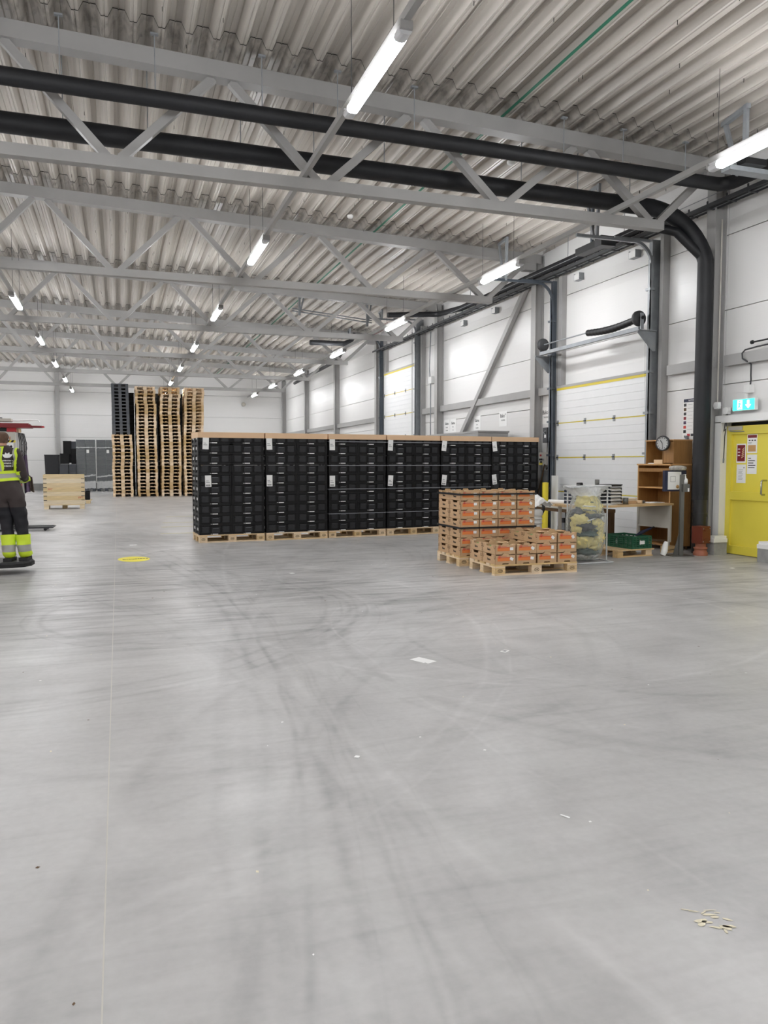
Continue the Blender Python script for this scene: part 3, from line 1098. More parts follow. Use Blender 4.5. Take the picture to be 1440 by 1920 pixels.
for y, z, lab, dz in ((10.135, 2.36, 'white junction box hanging from a conduit on the column beside the yellow door', 2.9), (9.99, 2.27, 'white junction box with dangling cables at the corner of the yellow door', 0)):
    t = thing('junction_box', lab, 'box', (9.06 if dz else 9.12, y, z))
    b = MB()
    b.tube([(-.05, 0, 0), (.01, 0, 0)], .055, 'white', 12)
    b.box((-.04, -.05, -.05), (.01, .05, .05), 'white')
    b.build('box', t)
    b = MB()
    if dz:
        b.tube([(-.015, 0, .05), (-.015, 0, dz)], .011, 'beige', 6)
    else:
        b.tube([(0, .03, -.04), (0, .05, -.2), (-.01, .06, -.32), (0, .03, -.28), (0, .05, -.4), (0, .06, -.75)], .008, 'dark_grey', 6)
        b.tube([(0, 0, -.04), (0, .02, -.16), (.02, .05, -.24)], .008, 'dark_grey', 6)
        b.tube([(0, .06, -.75), (0, .065, -.82)], .014, 'galv', 6)
    b.build('cable', t)
# ------------------------------------------------------------------ pallets (near ones with every board)
def pallet_parts(L=1.2, W=.8):
    """meshes of a wooden pallet, long side along X, origin at floor centre"""
    ms = {}
    b = MB(); b.box((-L / 2, -.05, 0), (L / 2, .05, .022), 'wood'); ms['narrow'] = b.mesh('board')
    b = MB(); b.box((-L / 2, -.0725, 0), (L / 2, .0725, .022), 'wood'); ms['wide'] = b.mesh('board')
    b = MB(); b.box((-.0725, -W / 2, 0), (.0725, W / 2, .022), 'wood'); ms['cross'] = b.mesh('cross_board')
    b = MB(); b.box((-.0725, -.05, 0), (.0725, .05, .078), 'wood'); ms['block'] = b.mesh('block')
    b = MB()
    b.tube([(.035 * math.cos(t), -.0515, .04 + .02 * math.sin(t)) for t in [2 * PI * i / 14 for i in range(14)]], .0025, 'stamp', 4, closed=True)
    b.box((-.02, -.0515, .034), (-.012, -.0505, .048), 'stamp'); b.box((-.006, -.0515, .034), (.004, -.0505, .048), 'stamp'); b.box((.009, -.0515, .034), (.02, -.0505, .048), 'stamp')
    ms['stamp'] = b.mesh('burnt_stamp')
    return ms
PM = pallet_parts()
def near_pallet(label, loc, rz, group):
    t = thing('wooden_pallet', label, 'pallet', loc, rz, group)
    for y, k in ((-.35, 'narrow'), (0, 'wide'), (.35, 'narrow')):
        link('bottom_board', PM[k], t, (0, y, 0))
    for x in (-.5275, 0, .5275):
        for y in (-.35, 0, .35):
            bl = link('block', PM['block'], t, (x, y, .022))
            if y < 0:
                link('burnt_stamp', PM['stamp'], bl)
    for x in (-.5275, 0, .5275):
        link('cross_board', PM['cross'], t, (x, 0, .1))
    for y, k in ((-.3275, 'wide'), (-.18, 'narrow'), (0, 'wide'), (.18, 'narrow'), (.3275, 'wide')):
        link('top_board', PM[k], t, (0, y, .122))
    return t

# ------------------------------------------------------------------ black plastic crates on six pallets
CH, CWX, CWY = .1845, .597, .397
def crate_meshes():
    b = MB()
    hx, hy = CWX / 2, CWY / 2
    r = .014
    b.box((-hx + r, -hy + r, .006), (hx - r, hy - r, CH - .03), 'crate_black')
    # rims and bottom ledge
    b.box((-hx, -hy, CH - .026), (hx, hy, CH - .0005), 'crate_black')
    b.box((-hx, -hy, .0), (hx, hy, .022), 'crate_black')
    # corner posts and ladder ribs between the panels
    for sx in (-1, 1):
        for sy in (-1, 1):
            b.cbox((sx * (hx - .018), sy * (hy - .018), CH / 2), (.036, .036, CH - .02), 'crate_black')
    for s in (-1, 1):
        for x in (-.118, .118, -.252, .252):
            for k in range(5):
                b.cbox((x, s * (hy - .008), .038 + k * .027), (.035, .014, .010), 'crate_black')
        for y in (-.10, .10):
            for k in range(5):
                b.cbox((s * (hx - .008), y, .038 + k * .027), (.014, .03, .010), 'crate_black')
    body = b.mesh('body')
    b = MB(); b.box((-.066, -.012, 0), (.066, .0, .105), 'crate_panel'); b.box((-.066, -.013, .105), (.066, .0, .109), 'crate_handle')
    pan = b.mesh('side_panel')
    b = MB()
    b.prism([(-.07, 0), (.07, 0), (.07, .082), (.078, .092), (.06, .092), (.052, .08), (-.052, .08), (-.06, .092), (-.078, .092), (-.07, .082)], 0, .014, 'crate_panel', Matrix(((1, 0, 0, 0), (0, 0, -1, 0), (0, 1, 0, 0), (0, 0, 0, 1))))
    b.box((-.052, -.016, .078), (.052, -.002, .083), 'strap')
    han = b.mesh('handle')
    b = MB(); b.box((-.04, -.003, 0), (.06, .0, .014), 'paper'); b.box((-.072, -.0025, .003), (-.064, 0, .011), 'paper'); b.box((-.06, -.0025, .003), (-.05, 0, .011), 'paper')
    lab = b.mesh('name_plate')
    b = MB(); b.box((-.003, -.02, 0), (0, .02, .05), 'paper')
    end = b.mesh('end_plate')
    return body, pan, han, lab, end
CB, CP, CHN, CLB, CEP = crate_meshes()
def make_crate(label, group, loc, rz, end=False):
    t = thing('plastic_crate', label, 'crate', loc, rz, group)
    hy = CWY / 2
    link('body', CB, t)
    link('side_panel', CP, t, (-.185, -hy + .013, .036))
    link('side_panel', CP, t, (.185, -hy + .013, .036))
    link('handle', CHN, t, (0, -hy + .014, .036))
    link('name_plate', CLB, t, (-.02, -hy - .0005, .002))
    if end:
        link('end_plate', CEP, t, (-CWX / 2 + .002, -.045, .07))
        link('end_plate', CEP, t, (-CWX / 2 + .002, .05, .07))
    return t
PN = ['leftmost', 'second', 'third', 'fourth', 'fifth', 'rightmost']
# left front corner of each pallet on the floor, and the slight turn of the row
ROW = []
x, y = 1.37, 14.42
for i in range(6):
    ang = [.05, .07, .10, .13, .11, .11][i]
    w = [1.235, 1.235, 1.235, 1.235, 1.225, 1.22][i]
    ROW.append((x, y, ang))
    x += w * math.cos(ang)
    y += w * math.sin(ang)
for i, (x0, y0, ang) in enumerate(ROW):
    ca, sa = math.cos(ang), math.sin(ang)
    def W(u, v, z, x0=x0, y0=y0, ca=ca, sa=sa):
        return (x0 + u * ca - v * sa, y0 + u * sa + v * ca, z)
    pn = PN[i] + (' from the left' if 0 < i < 5 else '')
    near_pallet('wooden pallet under the %s stack of black crates' % pn, W(.6, .4, 0), ang, 'pallets under the black crates')
    for c in range(2):
        for rrow in range(2):
            if rrow == 1 and not (i == 0 and c == 0 or i == 5 and c == 1):
                continue
            for k in range(10):
                jx, jy = random.uniform(-.003, .003), random.uniform(-.004, .004)
                lab = 'black plastic crate, %s from top, %s%s column of the %s pallet' % (ORD[9 - k], 'back ' if rrow else '', ['left', 'right'][c], pn)
                make_crate(lab, 'black crates on the pallet row', W(.3 + .6 * c + jx, .2 + .4 * rrow + jy, .1445 + k * CH), ang, c == 0)
    # cardboard lid pulled over the top crates
    t = thing('cardboard_lid', 'plain cardboard lid on top of the %s stack of black crates' % pn, 'lid', W(.6, .4, .1445 + 10 * CH - .085), ang, 'cardboard lids on the crate stacks')
    b = MB()
    hx, hy, h, th = .604, .408, .10, .005
    b.box((-hx, -hy, h - th), (hx, hy, h), 'card_lid')
    b.build('top_panel', t)
    for a, c in (((-hx, -hy, 0), (hx, -hy + th, h - th)), ((-hx, hy - th, 0), (hx, hy, h - th)), ((-hx, -hy + th, 0), (-hx + th, hy - th, h - th)), ((hx - th, -hy + th, 0), (hx, hy - th, h - th))):
        b = MB(); b.box(a, c, 'card_lid'); b.build('side_flap', t)
    # two white address labels
    for q, (z, du) in enumerate(((1.80, .155), (1.12, .19 if i == 0 else .155))):
        t = link('address_label', None, None, W(du - .02 * (i == 0) - (.09 if i else 0), -.012, z - .02 * (i > 1) * q), (PI / 2, 0, ang))
        t.rotation_euler = Euler((PI / 2, random.uniform(-.06, .06) if i < 4 else [.12, -.12][i - 4], ang))
        tag(t, '%s white address label on the %s stack of black crates' % (['upper', 'lower'][q], pn), 'label', 'address labels on the crate stacks')
        b = MB(); b.box((-.055, -.105, 0), (.055, .105, .0015), 'paper'); b.build('sheet', t)
        for (xa, ya, xb, yb, m) in ((-.04, .0, .01, .012, 'grey_ink'), (-.04, -.03, .03, -.018, 'grey_ink')):
            b = MB(); b.box((xa, ya, .0015), (xb, yb, .002), m); b.build('text_line', t)
        if q:
            b = MB()
            for k in range(9):
                b.box((-.04 + k * .009, -.09, .0015), (-.04 + k * .009 + .004 + .002 * (k % 3 == 0), -.06, .002), 'ink')
            b.build('barcode', t)
    # plastic strapping round some of the loads
    if i in (2, 3, 4):
        for q, z in enumerate((1.86, 1.40, .945, .47)):
            if i == 4 and q == 3:
                continue
            b = MB()
            e = .006
            for a, c in (((-e, -e - .004), (1.2 + e, -e)), ((-e, .8 + e), (1.2 + e, .8 + e + .003)), ((-e - .004, -e), (-e, .8 + e)), ((1.2 + e, -e), (1.2 + e + .004, .8 + e))):
                b.box((a[0] - .6, a[1] - .4, -.006), (c[0] - .6, c[1] - .4, .006), 'strap')
            tag(b.build('strapping_band', None, W(.6, .4, z), ang), 'thin grey strapping band, %s from top, round the %s crate stack' % (ORD[q], pn), 'strap', 'strapping bands on the crate stacks')

# pale tape lines on the floor left of the crate row
for k, (y, x0, x1) in enumerate(((21.8, 1.2, 2.4), (19.6, 1.0, 2.2), (18.3, .9, 2.1), (16.6, .8, 1.9))):
    b = MB()
    b.box((x0, y - .05, .001), (x1, y + .05, .003), 'tape')
    tag(b.build('floor_tape'), 'faded yellow tape line left of the crate row, %s from the camera' % ORD[3 - k], 'tape', 'faded tape lines on the floor')

# ------------------------------------------------------------------ produce cartons
BW, BD, BH = .287, .392, .130
def carton_meshes():
    hx, hy, th = BW / 2, BD / 2, .005
    b = MB()
    # floor of the tray
    b.box((-hx + th, -hy + th, .012), (hx - th, hy - th, .018), 'card')
    # front / back walls with raised tab and bottom notch
    pf = [(-hx, 0), (-.047, 0), (-.04, .018), (.04, .018), (.047, 0), (hx, 0), (hx, BH - .012), (.05, BH - .012), (.036, BH + .012), (-.036, BH + .012), (-.05, BH - .012), (-hx, BH - .012)]
    Mf = Matrix(((1, 0, 0, 0), (0, 0, 1, 0), (0, 1, 0, 0), (0, 0, 0, 1)))
    b.prism(pf, -hy, -hy + th, 'card', Mf)
    b.prism(pf, hy - th, hy, 'card', Mf)
    # side walls with the long hand hole at the top
    ps = [(-hy, 0), (hy, 0), (hy, BH - .004), (.12, BH - .004), (.075, BH - .008), (.07, BH - .034), (-.07, BH - .034), (-.075, BH - .008), (-.12, BH - .004), (-hy, BH - .004)]
    Mx = Matrix(((0, 0, 1, 0), (1, 0, 0, 0), (0, 1, 0, 0), (0, 0, 0, 1)))
    b.prism(ps, -hx, -hx + th, 'card', Mx)
    b.prism(ps, hx - th, hx, 'card', Mx)
    body = b.mesh('tray')
    b = MB()
    for sx in (-1, 1):
        for sy in (-1, 1):
            b.prism([(sx * (hx - th), sy * (hy - th)), (sx * (hx - .075), sy * (hy - th)), (sx * (hx - .06), sy * (hy - .05)), (sx * (hx - th), sy * (hy - .085))][::sx * sy], BH - .018, BH - .013, 'card_light')
    flap = b.mesh('corner_flaps')
    b = MB()
    for sy in (-1, 1):
        pts = [(-hx - .0008, sy * (hy - .008), BH - .02), (-hx - .0008, sy * (hy - .012), BH - .052), (-hx - .0008, sy * (hy - .03), BH - .062), (-hx - .0008, sy * (hy - .042), BH - .048), (-hx - .0008, sy * (hy - .042), BH - .015)]
        b.tube(pts, .0022, 'stamp', 4)
        for z in (.02, .045, .07):
            b.box((-hx - .001, sy * (hy - .016) - .006, z), (-hx, sy * (hy - .016) + .006, z + .004), 'stamp')
    slots = b.mesh('tab_slots')
    b = MB(); b.box((-.115, -.0012, .042), (.06, 0, .088), 'orange'); b.box((-.115, -.0014, .084), (.075, 0, .091), 'red_print')
    band = b.mesh('orange_print')
    b = MB()
    b.tube([(.017 * math.cos(t), 0, .017 * math.sin(t)) for t in [2 * PI * i / 14 for i in range(14)]], .0028, 'red_print', 4, closed=True)
    b.prism([(-.006, -.008), (.006, -.008), (.007, .004), (0, .010), (-.007, .004)], 0, .0015, 'red_print', Matrix(((1, 0, 0, 0), (0, 0, -1, 0), (0, 1, 0, 0), (0, 0, 0, 1))))
    b.box((.026, -.0008, .004), (.10, 0, .008), 'red_print')
    logo = b.mesh('ring_logo')
    b = MB(); b.box((-.024, -.0018, -.018), (.024, -.0006, .018), 'paper')
    stk = b.mesh('price_sticker')
    # lumpy greens showing in the open trays
    b = MB()
    rnd = random.Random(3)
    sp = [(rnd.uniform(-.09, .09), rnd.uniform(-.14, .14), rnd.uniform(.035, .05)) for _ in range(11)]
    for px, py, rr in sp:
        Ml = Matrix.Translation((px, py, .055)) @ Matrix.Rotation(rnd.uniform(0, 3), 4, 'Z')
        b.lathe([(0.001, -rr * .6), (rr * .8, -rr * .4), (rr, 0), (rr * .75, rr * .55), (rr * .3, rr * .8), (.001, rr * .82)], 'produce', 8, Ml)
    prod = b.mesh('greens')
    return body, flap, slots, band, logo, stk, prod
KB, KF, KS, KO, KL, KK, KP = carton_meshes()
side_txt = text_mesh('Bama', .042, 'ink', .0008)
def make_carton(label, group, loc, rz, top=False, tilt=0.0, stx=.082, stz=.075):
    t = thing('produce_carton', label, 'carton', loc, rz, group)
    link('tray', KB, t)
    link('corner_flaps', KF, t)
    link('tab_slots', KS, t)
    link('orange_print', KO, t, (0, -BD / 2, 0))
    link('ring_logo', KL, t, (-.085, -BD / 2 - .001, .098))
    link('price_sticker', KK, t, (stx, -BD / 2 - .001, stz), (0, tilt, 0))
    link('side_lettering', side_txt, t, (-BW / 2 - .0008, .0, .052), ON_RIGHT)
    if top:
        link('greens', KP, t)
    return t
rs = random.Random(11)
near_pallet('wooden pallet under the tall strapped stack of produce cartons', (5.10, 10.36, 0), .0, 'pallets under the cartons')
CN = ['leftmost', 'second', 'third', 'rightmost']
for k in range(7):
    for c in range(4):
        for rr in range(2):
            lab = 'produce carton in %s row of tall strapped stack, %s column, %s from top' % (['front', 'back'][rr], CN[c] + (' from left' if 0 < c < 3 else ''), ORD[6 - k])
            make_carton(lab, 'cartons in the tall strapped stack', (4.515 + .1465 + .293 * c + rs.uniform(-.003, .003), 9.965 + .198 + .398 * rr + rs.uniform(-.003, .003), .145 + k * BH), rs.uniform(-.006, .006), k == 6,
                        rs.choice([0, 0.02, .06, -.15, .45, -.1, .6, -.03]), rs.uniform(.075, .095), rs.uniform(.07, .085))
# black straps around the tall stack
for q, z in enumerate((1.010, .540)):
    b = MB()
    e = .004
    X0, X1, Y0, Y1 = 4.505, 5.70, 9.955, 10.765
    zb = .015
    b.box((X0 - e - .004, Y0 - e - .004, z - .012), (X1 + e, Y0 - e, z + .012), 'black')
    b.box((X0 - e - .004, Y1 + e, z - .012), (X1 + e, Y1 + e + .004, z + .012), 'black')
    b.box((X1 + e, Y0 - e - .004, z - .012), (X1 + e + .004, Y1 + e + .004, z + .012), 'black')
    b.box((X0 - e - .004, Y0 - e, z - .014), (X0 - e, Y1 + e, z + .014), 'black')
    tag(b.build('black_strap'), '%s black strap round the tall stack of produce cartons' % ['upper', 'lower'][q], 'strap', 'black straps on the tall carton stack')
near_pallet('wooden pallet under the low two-step stack of produce cartons in front', (5.16, 9.36, 0), -.015, 'pallets under the cartons')
ca, sa = math.cos(-.015), math.sin(-.015)
for c in range(4):
    for rr in range(2):
        for k in range(2 if c < 2 else 3):
            u, v = -.6 + .149 + .300 * c + rs.uniform(-.004, .004), -.4 + .2 + .40 * rr + rs.uniform(-.003, .003)
            n = 2 if c < 2 else 3
            lab = 'produce carton in %s row of low front stack, %s column, %s' % (['front', 'back'][rr], CN[c] + (' from left' if 0 < c < 3 else ''), ['top', 'middle', 'bottom'][n - 1 - k] if n == 3 else ['top', 'bottom'][n - 1 - k])
            make_carton(lab, 'cartons in the low front stack', (5.16 + u * ca - v * sa, 9.36 + u * sa + v * ca, .145 + k * BH), -.015 + rs.uniform(-.008, .008), k == n - 1,
                        [.5, 0, 1.0, .15, .6, .1, .05, 1.57, .7][(c * 3 + k) % 9], .085 if (c, k) != (2, 0) else .08, .07)

# ------------------------------------------------------------------ tall stacks of pallets at the back
def far_pallet_mesh(L, W, H, m):
    """seen end-on: W along X, L along Y"""
    b = MB()
    s = H / .144
    for x in (-W / 2 + .05, 0, W / 2 - .05):
        w = .0725 if abs(x) < .01 else .05
        b.box((x - w, -L / 2, 0), (x + w, L / 2, .022 * s), m)
        for y in (-L / 2 + .0725, 0, L / 2 - .0725):
            b.box((x - w, y - .0725, .022 * s), (x + w, y + .0725, .1 * s), m)
    for y in (-L / 2 + .0725, 0, L / 2 - .0725):
        b.box((-W / 2, y - .0725, .1 * s), (W / 2, y + .0725, .122 * s), m)
    for k in range(5):
        x = -W / 2 + .0725 + (W - .145) * k / 4
        w = .0725 if k % 2 == 0 else .05
        b.box((x - w, -L / 2, .122 * s), (x + w, L / 2, .1435 * s), m)
    return b.mesh('stacked_pallet')
FPM = far_pallet_mesh(1.2, .83, .148, 'wood_far')
def plastic_mesh():
    b = MB()
    W, L, H = .70, 1.1, .144
    for x in (-W / 2 + .06, 0, W / 2 - .06):
        b.box((x - .06, -L / 2, 0), (x + .06, L / 2, .025), 'plastic_grey')
        for y in (-L / 2 + .08, 0, L / 2 - .08):
            b.box((x - .06, y - .08, .025), (x + .06, y + .08, .1), 'plastic_grey')
    b.box((-W / 2, -L / 2, .1), (W / 2, L / 2, .1435), 'plastic_grey')
    return b.mesh('stacked_plastic_pallet')
GPM = plastic_mesh()
rp = random.Random(5)
COLX = [(.19, 18, 'short left'), (1.24, 32, 'left tall'), (2.21, 32, 'middle tall'), (3.19, 32, 'right tall')]
for ci, (cx, n, nm) in enumerate(COLX):
    drift = 0.0
    for k in range(n):
        drift = drift * .9 + rp.uniform(-.012, .012) + (-.004 if ci == 1 else 0)
        sx = drift + (-.05 if (ci == 1 and k > 26) else 0) + (.0 if k < 29 else rp.uniform(-.03, .03))
        o = link('stacked_pallet', FPM, None, (cx + sx, 35.4 + .6 + rp.uniform(-.02, .02), k * .148), rp.uniform(-.012, .012))
        tag(o, 'light wooden pallet in the %s stack at the back, %s from the floor' % (nm, ORD[k]), 'pallet', 'wooden pallets in the tall stacks')
for k in range(15):
    o = link('stacked_plastic_pallet', GPM, None, (.17 - .012 * k * .2, 35.98, 18 * .148 + k * .144), rp.uniform(-.004, .004))
    tag(o, 'dark grey plastic pallet on top of the short wooden stack, %s from its bottom' % ORD[k], 'pallet', 'grey plastic pallets')

for cx, n, nm in COLX:  # added black stacks hiding the lit wall, so the pallet gaps look dark
    t = thing('gap_light_blocker', 'added dark stack blocking light behind the %s pallet stack' % nm, 'light blocker', (cx + (.07 if n < 20 else 0), 36.75, 0), 0, 'added light blockers behind the pallet stacks')
    for k in range(24):
        b = MB()
        b.box((-.47, 0, .003 + k * .19), (.47, .6, .188 + k * .19), 'crate_black')
        b.box((-.475, -.01, .155 + k * .19), (.475, .61, .188 + k * .19), 'crate_black')
        b.build('crate', t)  # one layer of the added light blocker

# ------------------------------------------------------------------ black wrapped loads and bins by the back wall
def wrapped_load(x0, x1, y, h, label, cols):
    t = thing('wrapped_load', label, 'load', ((x0 + x1) / 2, y, 0), 0, 'film-wrapped crate loads')
    w = x1 - x0
    b = MB()
    for x in (-w / 2 + .08, 0, w / 2 - .08):
        b.cbox((x, .5, .06), (.14, 1.0, .12), 'plastic_grey')
    b.box((-w / 2, 0, .12), (w / 2, 1.0, .15), 'plastic_grey')
    b.build('base_pallet', t)
    n = 12
    for c in range(cols):
        cw = w / cols
        for k in range(n):
            z0 = .15 + (h - .16) * k / n
            z1 = .15 + (h - .16) * (k + 1) / n
            b = MB()
            b.box((-w / 2 + c * cw + .008, .012, z0 + .003), (-w / 2 + (c + 1) * cw - .008, .97, z1 - .003), 'load_grey')
            for q in range(3):
                xx = -w / 2 + (c + .2 + .3 * q) * cw
                b.box((xx - .012, 0.004, z0 + .02), (xx + .012, .012, z1 - .02), 'load_grey')
            b.build('stacked_crate', t)
    b = MB()
    def fn(u, v):
        a = u * 4
        i = int(a) % 4
        f = a - int(a)
        P = [(-w / 2 - .006, -.01), (w / 2 + .006, -.01), (w / 2 + .006, .99), (-w / 2 - .006, .99)]
        p, q = P[i], P[(i + 1) % 4]
        z = .14 + (h - .13) * v
        wob = .012 * mnoise.noise(Vector((u * 30 + x0, v * 14, 1.0)))
        return (p[0] + (q[0] - p[0]) * f, p[1] + (q[1] - p[1]) * f - abs(wob), z)
    b.grid(fn, 48, 24, 'film', True, True)
    b.build('stretch_film', t)
    for q, (za, zb, sl) in enumerate(((.16, .52, .05), (h - .42, h - .38, .02), (.75, .82, .12))):
        b = MB()
        def sk(u, v, za=za, zb=zb, sl=sl, q=q):
            x = -w / 2 - .012 + (w + .024) * u
            z = za + (zb - za) * v + sl * (u - .5) * (1 if q else .4) + .04 * mnoise.noise(Vector((u * 7 + x0, v * 3, q)))
            return (x, -.026 - .02 * abs(mnoise.noise(Vector((u * 16 + x0, v * 9, q + 5)))), z)
        b.grid(sk, 40, 10, 'film_white', False)
        b.build('film_fold', t)
    b = MB()
    b.box((w * .05, -.055, h * .74), (w * .05 + .12, -.05, h * .74 + .17), 'paper')
    b.build('paper_slip', t)
    return t
wrapped_load(-1.98, -1.09, 42.4, 2.63, 'left tall dark crate load wrapped in shiny film by the back wall', 2)
wrapped_load(-1.02, -.14, 42.5, 2.63, 'right tall dark crate load wrapped in shiny film by the back wall', 2)
def bin_box(name, label, x0, x1, y0, y1, z0, z1, m, ribs=5, taper=.0, group=None):
    t = thing(name, label, 'crate', ((x0 + x1) / 2, y0, z0), 0, group)
    w, dd, h = x1 - x0, y1 - y0, z1 - z0
    b = MB()
    tp = taper
    vs = [(-w / 2 + tp, 0, 0), (w / 2 - tp, 0, 0), (w / 2 - tp, dd, 0), (-w / 2 + tp, dd, 0), (-w / 2, 0, h), (w / 2, 0, h), (w / 2, dd, h), (-w / 2, dd, h)]
    b.add(vs, [(3, 2, 1, 0), (4, 5, 6, 7), (0, 1, 5, 4), (1, 2, 6, 5), (2, 3, 7, 6), (3, 0, 4, 7)], m)
    for k in range(ribs):
        x = -w / 2 + tp + .04 + (w - 2 * tp - .08) * k / max(1, ribs - 1)
        b.box((x - .012, -.012, .03), (x + .012, 0, h - .05), m)
    b.build('body', t)
    b = MB()
    b.box((-w / 2 - .01, -.018, h - .04), (w / 2 + .01, dd + .01, h), m)
    b.build('rim', t)
    return t
GB = 'black crates and bins by the back wall'
bin_box('black_bin', 'large black bin left of the crate pile by the back wall', -3.45, -2.78, 42.2, 43.2, 0, 1.86, 'crate_panel', 4, .05, GB)
bin_box('black_crate', 'tall black crate at the top left of the pile by the back wall', -2.60, -2.24, 42.6, 43.4, 1.45, 2.56, 'crate_black', 3, .0, GB)
bin_box('black_crate', 'grey ribbed crate peeping out beside the wrapped loads near the top', -2.23, -1.99, 42.8, 43.4, 2.17, 2.54, 'plastic_grey', 3, .0, GB)
bin_box('black_crate', 'tall black crate right of the pile against the left wrapped load', -2.22, -2.0, 42.5, 43.3, 1.39, 2.16, 'crate_black', 3, 0, GB)
bin_box('black_crate', 'square black crate leaning on the middle of the pile', -2.72, -2.32, 42.1, 42.58, 1.40, 1.92, 'crate_black', 3, 0, GB)
for k, (x0, x1, z0, z1) in enumerate(((-2.76, -2.36, .88, 1.38), (-2.32, -2.0, 1.04, 1.38), (-2.76, -2.36, .40, .87), (-2.32, -2.0, .70, 1.03), (-2.76, -2.36, .02, .39), (-2.32, -2.0, .36, .69), (-2.32, -2.0, .02, .35))):
    bin_box('black_crate', ['ribbed dark crate upper left', 'ribbed dark crate upper right', 'ribbed dark crate second from top left', 'ribbed dark crate second from top right', 'ribbed dark crate at the bottom left', 'ribbed dark crate second lowest right', 'ribbed dark crate at the bottom right'][k] + ' under the leaning black crates', x0, x1, 42.2, 43.3, z0, z1, 'load_grey', 6, 0, GB)

# wooden collar box in the middle distance
t = thing('wooden_collar_box', 'pale wooden plank box on a pallet, standing alone left of the aisle', 'box', (-1.63, 26.9, 0), .03)
W2, D2 = .60, .40
for x in (-.52, 0, .52):
    for y in (-.34, 0, .34):
        if abs(x) < .1 and y < 0:
            continue
        b = MB(); b.cbox((x, y, .06), (.14, .11, .12), 'wood_crate'); b.build('block', t)
b = MB(); b.box((-W2, -D2, .12), (W2, D2, .145), 'wood_crate'); b.build('deck', t)
for k in range(7):
    z0 = .148 + k * .1345
    for a, c in (((-W2, -D2, 0), (W2, -D2 + .022, .130)), ((-W2, D2 - .022, 0), (W2, D2, .130)), ((-W2, -D2 + .022, 0), (-W2 + .022, D2 - .022, .130)), ((W2 - .022, -D2 + .022, 0), (W2, D2 - .022, .130))):
        b = MB(); b.box((a[0], a[1], 0), (c[0], c[1], .130), 'wood_crate'); b.build('plank', t, (random.uniform(-.004, .004), 0, z0))
    if k < 6:
        for s in (-1, 1):
            b = MB(); b.cbox((s * (W2 - .05), -D2 - .003, z0 + .132), (.10, .012, .018), 'dark_grey'); b.build('corner_hinge', t)
lettering('PPT', .085, 'red_print', t, (-.40, -D2 - .002, .148 + 3.5 * .1345), ON_FRONT)
lettering('PPT', .085, 'red_print', t, (.48, -D2 - .002, .148 + 1.5 * .1345), ON_FRONT)
t = thing('small_pallet', 'short wooden pallet end showing right of the plank box', 'pallet', (-1.22, 30.2, 0))
for x in (-.18, .18):
    b = MB(); b.cbox((x, 0, .05), (.14, .8, .10), 'wood_crate'); b.build('block', t)
b = MB(); b.box((-.3, -.4, .1), (.3, .4, .13), 'wood_crate'); b.build('deck', t)
bin_box('black_crate', 'low black crate on the short pallet right of the plank box', -1.48, -.98, 29.85, 30.5, .13, .42, 'crate_black', 4)
# ------------------------------------------------------------------ work corner: shelf, tables and what lies on them
s = thing('wooden_bookcase', 'tall brown wooden bookcase with open shelves beside the black downpipe', 'bookcase', (8.62, 10.68, 0))
DX, DY = .42, .86
def bpart(name, a, c, m='shelf_wood'):
    b = MB(); b.box(a, c, m); return b.build(name, s)
bpart('side_panel', (0, 0, .06), (DX, .022, 1.43))
bpart('side_panel', (0, DY - .022, .06), (DX, DY, 1.43))
bpart('back_panel', (DX - .012, .022, .06), (DX, DY - .022, 1.43))
bpart('front_edge', (-.003, -.001, .06), (0, .023, 1.41), 'shelf_edge')
bpart('front_edge', (-.003, DY - .023, .06), (0, DY + .001, 1.41), 'shelf_edge')
for z in (.075, .40, .74, 1.03):
    bpart('shelf_board', (.004, .022, z - .011), (DX - .012, DY - .022, z + .011), 'shelf_edge')
bpart('rail', (.0, .022, 1.30), (.02, DY - .022, 1.36), 'shelf_wood')
bpart('top_board', (-.02, -.01, 1.41), (DX, DY + .01, 1.435), 'shelf_edge')
bpart('upper_side_panel', (.05, .0, 1.435), (DX, .02, 1.82))
bpart('upper_side_panel', (.05, DY - .16, 1.435), (DX, DY - .14, 1.82))
bpart('upper_back_panel', (DX - .012, .02, 1.435), (DX, DY - .16, 1.82))
bpart('upper_divider', (.047, .26, 1.435), (DX - .012, .278, 1.80))
bpart('upper_door', (.052, .02, 1.45), (.066, .26, 1.80))
bpart('upper_top_board', (.04, -.006, 1.82), (DX, DY - .134, 1.838), 'shelf_edge')
for y in (.03, DY - .05):
    for x in (.03, DX - .06):
        bpart('foot', (x, y, 0), (x + .03, y + .03, .06), 'brown')
# clock hung on the bookcase
c = link('wall_clock', None, None, (8.575, 10.84, 1.775), (PI / 2, 0, -PI / 2 + .35))
tag(c, 'round dark grey wall clock with white dial hung on the bookcase', 'clock')
b = MB(); b.lathe([(.09, -.03), (.125, -.025), (.128, .0), (.122, .022), (.108, .024), (.106, .012)], 'dark_grey', 28); b.build('case', c)
b = MB(); b.lathe([(.0005, .0125), (.107, .0125)], 'paper', 28); b.build('dial', c)
for k in range(12):
    a = k * PI / 6
    b = MB(); b.bar((.082 * math.sin(a), .082 * math.cos(a), .0145), (.097 * math.sin(a), .097 * math.cos(a), .0145), .012, .002, 'ink'); b.build('hour_mark', c)
for a, l, w in ((-.62, .06, .012), (3.05, .085, .008)):
    b = MB(); b.bar((0, 0, .016), (l * math.sin(a), l * math.cos(a), .016), w, .002, 'ink'); b.build('hand', c)
